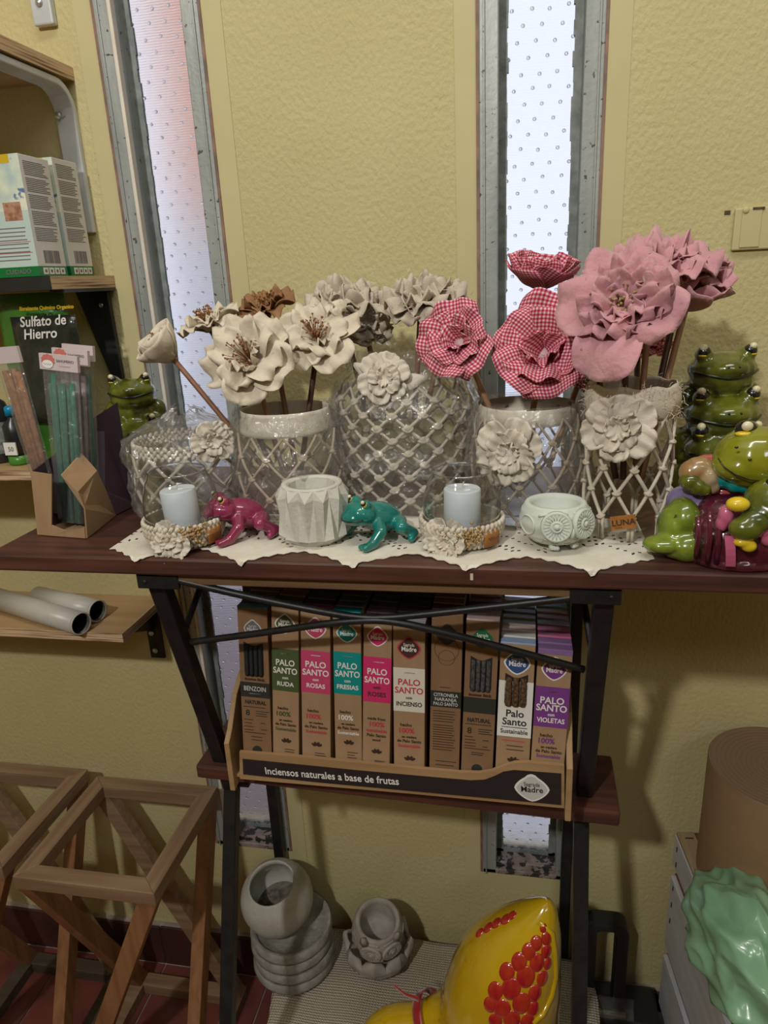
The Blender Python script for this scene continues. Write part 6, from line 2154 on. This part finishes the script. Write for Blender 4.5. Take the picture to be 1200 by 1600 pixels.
# ---- concrete saucers, round pot, lotus planter
ZC = .1565
def zc(px, py): return at(px, py, z=ZC)
c = zc(441, 1557); rS = .0640
cx, cy = c.x, c.y + rS
ps = at(441, 1470, y=cy)
M_saucer = mat('rough_grey_concrete', (.37, .36, .33), .95, c2=(.25, .24, .22), vscale=60, vamt=.6, bump=.0018, bscale=140)
th = .0185
names = ['bottom', 'second', 'third', 'top']
LABS = ['rough grey concrete saucer at the bottom of the stack of four', 'rough grey concrete saucer second from the bottom of the stack', 'rough grey concrete saucer third from the bottom, just under the top one', 'topmost rough concrete saucer, the round pot resting in it']
for i in range(4):
    s = thing('concrete_saucer', LABS[i], 'saucer', (cx + .0015 * math.sin(i * 2), cy + .001 * i, ZC + i * (th + .0004)), rz=i * .7, group='stack of concrete saucers')
    mb = MB(); mb.smooth = True
    wob = lambda a, z, k: 1 + .008 * NZ.noise(V((math.cos(a) * 3, math.sin(a) * 3, z * 200 + i * 9)))
    mb.lathe([(rS * .9, 0), (rS * .985, .002), (rS, th * .35), (rS * .995, th * .8), (rS * .97, th)], 56, capt=False, fn=wob)
    mb.lathe([(rS * .97, th), (rS * .89, th * .97), (rS * .86, th * .62), (rS * .5, th * .5), (.001, th * .5)], 56, capb=False, fn=wob)
    d_ = build(mb, 'dish', M_saucer, s)
topz = ZC + 3 * (th + .0004) + th * .55
rp_ = .0560
pc = at(433, 1402, z=topz + .052)
axis = V((-.02, -.30, .95)).normalized()
M_rpot = mat('pale_round_concrete', (.50, .49, .45), .8, c2=(.40, .39, .35), vscale=30, vamt=.5, bump=.0006, bscale=200, speck=(.15, .14, .12), speckscale=160, speckth=.71)
rp = thing('round_pot', 'round pale concrete pot tilted in the topmost saucer', 'pot', pc - V((0, 0, .052)))
rot = axis_rot(axis)
mb = MB(); mb.smooth = True
prof = []
for i in range(17):
    t = -1.35 + (1.35 + .86) * i / 16
    prof.append((rp_ * math.cos(t), rp_ * math.sin(t)))
zt_ = prof[-1][1]; ro = prof[-1][0]
prof += [(ro * .97, zt_ + .0012), (ro * .91, zt_ + .0002), (ro * .98, zt_ - .012), (rp_ * .86, 0), (rp_ * .7, -rp_ * .45), (.001, -rp_ * .62)]
mb.lathe(prof, 48, pc, rot)
build(mb, 'pot_shell', M_rpot, rp, world=True)
mb = MB(); mb.smooth = True
build(mb.lathe([(rp_ * .68, -rp_ * .45), (rp_ * .5, -rp_ * .44), (.001, -rp_ * .42)], 30, pc, rot, capb=False), 'soil_crust', mat('dry_soil_crust', (.09, .075, .06), .95, c2=(.2, .18, .15), vscale=120, vamt=.6, bump=.002, bscale=200), rp, world=True)

KL = 1.36
c = zc(582, 1547); rL = .044 * KL
lc = V((c.x, c.y + rL * .9, ZC))
M_lotus = mat('grey_beige_concrete', (.42, .39, .34), .9, c2=(.31, .28, .245), vscale=45, vamt=.5, bump=.0008, bscale=220)
lo_ = thing('lotus_bowl', 'grey concrete lotus petal bowl holding the small owl pot', 'bowl', lc)
mb = MB(); mb.smooth = True
build(mb.lathe([(r_ * KL, z_ * KL) for r_, z_ in [(.020, 0), (.030, .003), (.036, .012), (.037, .022), (.030, .022), (.024, .010), (.001, .008)]], 30), 'bowl', M_lotus, lo_)
for k in range(8):
    a = 2 * PI * k / 8 - PI / 2 + .05
    mb = MB(); mb.smooth = True
    d = V((math.cos(a), math.sin(a), 0)); t = V((-math.sin(a), math.cos(a), 0))
    def pf(u, v, d=d, t=t):
        s = u * 2 - 1
        hw = .0182 * math.sin(PI * min(1, .16 + .70 * v)) ** .8
        out = .027 + .016 * math.sin(v * 2.0) - .004 * v
        z = .001 + .036 * v * (1 - .18 * s * s)
        return (d * (out - .007 * s * s + .0022 * max(0, 1 - abs(s) * 4)) + t * s * hw + V((0, 0, z))) * KL
    mb.grid(pf, 13, 9, thick=.005)
    build(mb, 'petal', M_lotus, lo_, fix=True)
tilt = M.Rotation(.33, 3, 'Z') @ M.Rotation(R(20), 3, 'X')
owl('small grey concrete owl pot seated in the lotus bowl', lc + V((.0, .0, .040)), .040, .070, M_lotus, 0, tilt=tilt, feet=False, ears=True)

# ---- yellow glazed hen with red wings
M_hen = mat('glossy_yellow_glaze', (.58, .38, .008), .16, c2=(.50, .30, .006), vscale=14, vamt=.5, coat=1.0, speck=(.30, .12, .004), speckscale=24, speckth=.70)
M_feather = mat('red_feather_glaze', (.38, .008, .016), .2, c2=(.44, .035, .01), vscale=110, vamt=.5, coat=1.0, stretch=(1, 1, .3))
M_ribb = mat('red_satin_ribbon', (.30, .006, .012), .35, sheen=.4)
YH = -.235
def h(px, py, y=YH): return at(px, py, y=y)
hc_ = h(770, 1560)
hen = thing('hen_figure', 'glossy yellow ceramic hen with red wings and ribbon on the woven cloth', 'figurine', V((hc_.x, YH, ZC)))
mb = MB(); mb.smooth = True
def E(p, r, rot=None): mb.ell(p, r, rot, 20, 14)
def smooth_tube(L):
    pts = [h(a, b_) for a, b_, r in L]; rs = [r / 1185 for a, b_, r in L]
    P_, Q_ = [], []
    n = len(L)
    for i in range(n - 1):
        for k in range(6):
            t = k / 6
            g = lambda A: .5 * ((2 * A[i]) + (A[min(i + 1, n - 1)] - A[max(i - 1, 0)]) * t + (2 * A[max(i - 1, 0)] - 5 * A[i] + 4 * A[i + 1] - A[min(i + 2, n - 1)]) * t * t + (3 * A[i] - A[max(i - 1, 0)] - 3 * A[i + 1] + A[min(i + 2, n - 1)]) * t ** 3)
            P_.append(g(pts)); Q_.append(max(.002, g(rs)))
    P_.append(pts[-1]); Q_.append(rs[-1])
    mb.tube(P_, Q_, 28)
smooth_tube([(858, 1406, 3), (855, 1412, 12), (849, 1424, 23), (836, 1445, 40), (818, 1472, 58), (800, 1503, 74), (787, 1540, 83), (779, 1580, 88), (773, 1630, 84), (768, 1690, 62), (768, 1720, 30)])
smooth_tube([(775, 1560, 60), (742, 1575, 52), (708, 1588, 42), (680, 1595, 34), (655, 1602, 33), (625, 1612, 40), (595, 1622, 36), (570, 1634, 20), (560, 1640, 4)])
body = baked(mb, 'body', M_hen, hen, world=True, voxel=.0028, smooth=10)
zmin = min(v.co.z for v in body.data.vertices)
for v in body.data.vertices:
    if v.co.z < 0.0006: v.co.z = 0.0006
Wm = WM[hen.name]
bvh = BVHTree.FromPolygons([Wm @ v.co for v in body.data.vertices], [tuple(p.vertices) for p in body.data.polygons])
def hit(px, py):
    d = (at(px, py, y=0) - CAM).normalized()
    loc, nrm, idx, dist = bvh.ray_cast(CAM, d)
    return loc, nrm
updir = h(853, 1424) - h(790, 1580)
FE = [(849, 1450, 5), (855, 1466, 8), (838, 1474, 8), (854, 1486, 8), (826, 1487, 9), (839, 1504, 10), (856, 1506, 7), (811, 1503, 10), (792, 1519, 10), (822, 1526, 12), (848, 1529, 9), (799, 1545, 12), (774, 1549, 10), (836, 1552, 10), (815, 1568, 12), (785, 1577, 11), (766, 1570, 9), (833, 1577, 9), (800, 1594, 11), (774, 1596, 9), (824, 1596, 10),
      (790, 1436, 7), (775, 1442, 7), (762, 1449, 7), (800, 1430, 6), (749, 1457, 6)]
for px, py, rr in FE:
    q = hit(px, py)
    if q[0] is None:
        continue
    loc, nrm = q
    u = (updir - nrm * updir.dot(nrm)).normalized(); t = nrm.cross(u)
    r = rr * ((loc - CAM).dot(_F)) / F_PX
    mb = MB(); mb.smooth = True
    rot = M((t, u, nrm)).transposed()
    mb.ell(loc - nrm * .0012, (r * 1.25, r * 1.6, .0032), rot, 16, 8)
    build(mb, 'feather', M_feather, hen, world=True)
# raised rim of the wing
rim = [(842, 1440), (862, 1458), (867, 1490), (868, 1525), (862, 1555), (848, 1585), (832, 1598)]
pts = [hit(*p)[0] for p in rim]
pts = [p for p in pts if p is not None]
if len(pts) > 3:
    mb = MB(); mb.smooth = True
    build(mb.tube(pts, .0035, 7), 'wing_rim', M_hen, hen, world=True)
# ribbon round the neck with a loose tail
na, nb_ = h(680, 1594), h(664, 1600)
axn = (h(705, 1585) - h(650, 1605)).normalized()
cN = h(676, 1594)
u = axn.cross(V((0, 0, 1))).normalized(); v_ = axn.cross(u)
mb = MB(); mb.smooth = True
def rb(uu, vv):
    a = 2 * PI * uu
    return cN + axn * (vv - .5) * .013 + (u * math.cos(a) + v_ * math.sin(a)) * .0355
mb.grid(rb, 40, 4, closeu=True, thick=.0012)
rbo = build(mb, 'ribbon', M_ribb, hen, world=True, fix=False)
mb = MB(); mb.smooth = True
p0, p1, p2 = h(654, 1562, YH - .02), h(632, 1554, YH - .015), h(613, 1538, YH - .005)
def rt_(uu, vv):
    p = p0.lerp(p1, vv * 2) if vv < .5 else p1.lerp(p2, vv * 2 - 1)
    return p + V((0, 0, 1)) * (uu - .5) * .008 * (1.1 - vv * .8)
mb.grid(rt_, 3, 12, thick=.0008)
build(mb, 'ribbon_tail', M_ribb, hen, world=True, fix=False)

# ---- black bag sealer with loop handle
M_blk = mat('black_plastic', (.014, .014, .015), .4, c2=(.02, .02, .02), vscale=30, vamt=.3)
M_chr = mat('brushed_metal_bar', (.42, .40, .36), .3, metal=.9)
ys = -.055
s0 = at(945, 1590, y=ys)
sl = thing('bag_sealer', 'black plastic tool with tall loop handle on the floor right of the table', 'tool', V((s0.x, ys, 0)))
def rrect(x0, x1, z0, z1, r, n=5):
    pts = []
    for cx_, cz_, a0 in ((x1 - r, z1 - r, 0), (x0 + r, z1 - r, PI / 2), (x0 + r, z0 + r, PI), (x1 - r, z0 + r, 3 * PI / 2)):
        for i in range(n + 1):
            a = a0 + PI / 2 * i / n
            pts.append((cx_ + r * math.cos(a), cz_ + r * math.sin(a)))
    return pts
oa, ob_ = at(908, 1600, y=ys), at(975, 1436, y=ys)
ztop = at(940, 1432, y=ys).z
xL_, xR_ = at(909, 1500, y=ys).x, at(978, 1500, y=ys).x
zlo = .06
outer = rrect(xL_, xR_, zlo, ztop, .018)
inner = rrect(xL_ + .0185, xR_ - .0175, zlo + .02, ztop - .013, .006)
mb = MB(); n = len(outer)
for yy in (ys - .015, ys + .013):
    mb.v += [V((x, yy, z)) for x, z in outer] + [V((x, yy, z)) for x, z in inner]
for i in range(n):
    j = (i + 1) % n
    mb.face([i, j, n + j, n + i]); mb.face([2 * n + i, 3 * n + i, 3 * n + j, 2 * n + j])
    mb.face([i, 2 * n + i, 2 * n + j, j]); mb.face([n + i, n + j, 3 * n + j, 3 * n + i])
build(mb, 'loop_handle', M_blk, sl, world=True, bevel=.002)
zb_ = at(960, 1572, y=ys - .02).z
build(MB().bb((xL_ - .004, ys - .035, 0), (xR_ + .05, ys + .03, zb_ - .012)), 'body', M_blk, sl, world=True, bevel=.004)
build(MB().bb((xL_ + .018, ys - .030, zb_ - .014), (xR_ + .001, ys - .022, zb_ - .006)), 'metal_bar', M_chr, sl, world=True, bevel=.002)
mb = MB(); mb.smooth = True
def plf(uu, vv):
    return V((xL_ + .012 + (xR_ - xL_) * 1.0 * uu, ys - .032 + .012 * math.sin(PI * vv), zb_ - .012 + .045 * vv + .003 * NZ.noise(V((uu * 6, vv * 5, 2)))))
mb.grid(plf, 16, 10)
build(mb, 'clear_film', M_film, sl, world=True, fix=False)

# ---- crate, kraft roll and green bag
ZK = .42
k0, k1 = at(1057, 1299, z=ZK), at(1180, 1600, z=ZK)
dk = (k1 - k0); dk.z = 0; dk.normalize()
nk = V((-dk.y, dk.x, 0))
if nk.x < 0: nk = -nk
Lk, Wk = .33, .34
M_crate = wood('pale_crate_wood', (.42, .31, .19), (.35, .25, .14), 1, rough=.75, scale=9)
M_crater = wood('reddish_crate_end', (.26, .095, .04), (.20, .07, .03), 2, rough=.7, scale=9)
M_paper = mat('white_printed_board', (.60, .61, .64), .7, c2=(.50, .51, .54), vscale=16, vamt=.5, stretch=(3, .6, 3))
M_staple = mat('dark_staple', (.06, .06, .065), .4, metal=.6)
cr = thing('fruit_crate', 'pale wooden crate with white printed side boards at lower right', 'crate', k0 + nk * Wk / 2 + dk * Lk / 2 - V((0, 0, ZK)))
RK = M((nk, dk, V((0, 0, 1)))).transposed()
def kbox(a0, a1, b0, b1, z0, z1, name, m, bev=.001):
    """a across from the left face, b along from the wall"""
    c_ = k0 + nk * (a0 + a1) / 2 + dk * (b0 + b1) / 2; c_.z = (z0 + z1) / 2
    return build(MB().box(c_, (a1 - a0, b1 - b0, z1 - z0), RK), name, m, cr, world=True, bevel=bev)
kbox(.0, .024, 0, Lk, ZK - .006, ZK, 'top_rail', M_crate)
kbox(Wk - .024, Wk, 0, Lk, ZK - .006, ZK, 'top_rail', M_crate)
slz = [(ZK - .056, ZK - .0065), (ZK - .21, ZK - .080), (ZK - .33, ZK - .232), (.03, ZK - .352)]
for z0, z1 in slz:
    kbox(-.001, .006, -.002, Lk, z0, z1, 'side_slat', M_paper)
    kbox(Wk - .006, Wk + .001, -.002, Lk, z0, z1, 'side_slat', M_paper)
for b0 in (0, Lk - .03):
    for a0 in (.006, Wk - .036):
        kbox(a0, a0 + .03, b0 + .001, b0 + .03, .0, ZK - .0065, 'corner_post', M_crater)
for z0, z1 in slz:
    kbox(.006, Wk - .006, Lk - .0005, Lk + .006, z0, z1, 'end_slat', M_crater)
    kbox(.006, Wk - .006, -.006, 0.0005, z0, z1, 'end_slat', M_crater)
kbox(.006, Wk - .006, 0.001, Lk - .001, .012, .02, 'bottom_board', M_crate)
for b_, z_s in ((.012, ZK - .02), (.014, ZK - .045), (.012, ZK - .09), (.012, ZK - .12), (.012, ZK - .15)):
    kbox(-.0022, -.0005, b_, b_ + .0015, z_s - .004, z_s + .004, 'staple', M_staple, 0)
kbox(.008, .019, .012, .0135, ZK - .001, ZK + .0008, 'staple', M_staple, 0)

rK = .083
yK = -.098
xk = at(1101, 1260, y=yK).x + rK
ztK = at(1195, 1196, y=yK).z
M_roll = mat('brown_kraft_paper', (.27, .165, .085), .6, c2=(.235, .14, .07), vscale=10, vamt=.4, stretch=(1, 1, 4))
kr = thing('kraft_paper_roll', 'thick upright roll of brown kraft paper standing in the crate', 'paper roll', (xk, yK, .0205))
hk = ztK - .0205
mb = MB(); mb.smooth = True
mb.lathe([(rK, 0), (rK, hk - .0008), (rK - .0008, hk)], 72, capb=True, capt=False)
build(mb, 'rolled_paper', M_roll, kr)
M_rend = bpy.data.materials.new('paper_roll_end'); M_rend.use_nodes = True
nt = M_rend.node_tree; b = nt.nodes['Principled BSDF']; b.inputs['Roughness'].default_value = .8
tc = _n(nt, 'ShaderNodeTexCoord'); wv = _n(nt, 'ShaderNodeTexWave', wave_type='RINGS', rings_direction='Z'); wv.inputs['Scale'].default_value = 55; wv.inputs['Distortion'].default_value = 2.0; wv.inputs['Detail'].default_value = 3; wv.inputs['Detail Scale'].default_value = 2
rp2 = _n(nt, 'ShaderNodeMix', data_type='RGBA'); rp2.inputs[6].default_value = (.235, .15, .09, 1); rp2.inputs[7].default_value = (.26, .17, .105, 1)
bp = _n(nt, 'ShaderNodeBump'); bp.inputs['Distance'].default_value = .0002
nt.links.new(tc.outputs['Object'], wv.inputs['Vector']); nt.links.new(wv.outputs[1], rp2.inputs[0]); nt.links.new(rp2.outputs[2], b.inputs['Base Color']); nt.links.new(wv.outputs[1], bp.inputs['Height']); nt.links.new(bp.outputs[0], b.inputs['Normal'])
mb = MB()
build(mb.lathe([(rK - .0008, hk), (rK * .6, hk + .0003), (.0085, hk)], 72, capb=False, capt=False), 'roll_end', M_rend, kr)
mb = MB(); mb.smooth = True
build(mb.lathe([(.0085, hk + .0006), (.0075, hk + .0010), (.0070, hk - .0005), (.0068, hk - .02), (.001, hk - .02)], 24, capb=False), 'core', mat('pale_blue_core', (.55, .62, .68), .4), kr)
# loose paper flap on the outside
mb = MB(); mb.smooth = True
def flapf(uu, vv):
    a = -1.75 + 1.5 * uu
    rr = rK + .0008 + .0012 * (1 - uu)
    return (rr * math.cos(a), rr * math.sin(a), hk * (.02 + .66 * vv) + .004 * uu * (vv > .9))
mb.grid(flapf, 24, 8, thick=.0004)
build(mb, 'outer_turn', M_roll, kr, fix=False)

M_gbag = mat('mint_green_polythene', (.27, .48, .31), .28, c2=(.21, .41, .25), vscale=18, vamt=.5, coat=.3, spec=.6)
gb_c = at(1168, 1480, z=ZK + .012)
gbag = thing('green_plastic_bag', 'crumpled mint green plastic bag lying on the crate by the roll', 'bag', gb_c - V((0, 0, .05)))
def gbf(uu, vv):
    a = 2 * PI * uu; t = PI * vv
    d = V((math.sin(t) * math.cos(a), math.sin(t) * math.sin(a), math.cos(t)))
    q = d * 1.5 + V((3, 1, 7))
    rdg = abs(NZ.noise(q * .8)) * .55 + abs(NZ.noise(q * 1.5 + V((5, 0, 0)))) * .35 + abs(NZ.noise(q * 3.0)) * .04
    k = 1.22 - .85 * rdg
    p = V((d.x * .056 * k, d.y * .092 * k, d.z * .060 * k))
    if p.z < -.05: p.z = -.05
    return gb_c + M.Rotation(.10, 3, 'Z') @ p
mb = MB(); mb.smooth = True
mb.grid(gbf, 110, 70, closeu=True)
build(mb, 'bag_skin', M_gbag, gbag, world=True)
# twisted mouth of the bag trailing to the front
mb = MB(); mb.smooth = True
def tailf(uu, vv):
    c_ = gb_c + V((.012 + .03 * vv, -.075 - .06 * vv, -.02 - .05 * vv))
    a = 2 * PI * uu
    r = (.03 - .01 * math.sin(PI * vv)) * (1 + .35 * NZ.noise(V((math.cos(a) * 2, math.sin(a) * 2, vv * 2))))
    return c_ + V((math.cos(a) * r, 0, math.sin(a) * r * .8))
mb.grid(tailf, 40, 14, closeu=True)
build(mb, 'bag_mouth', M_gbag, gbag, world=True)
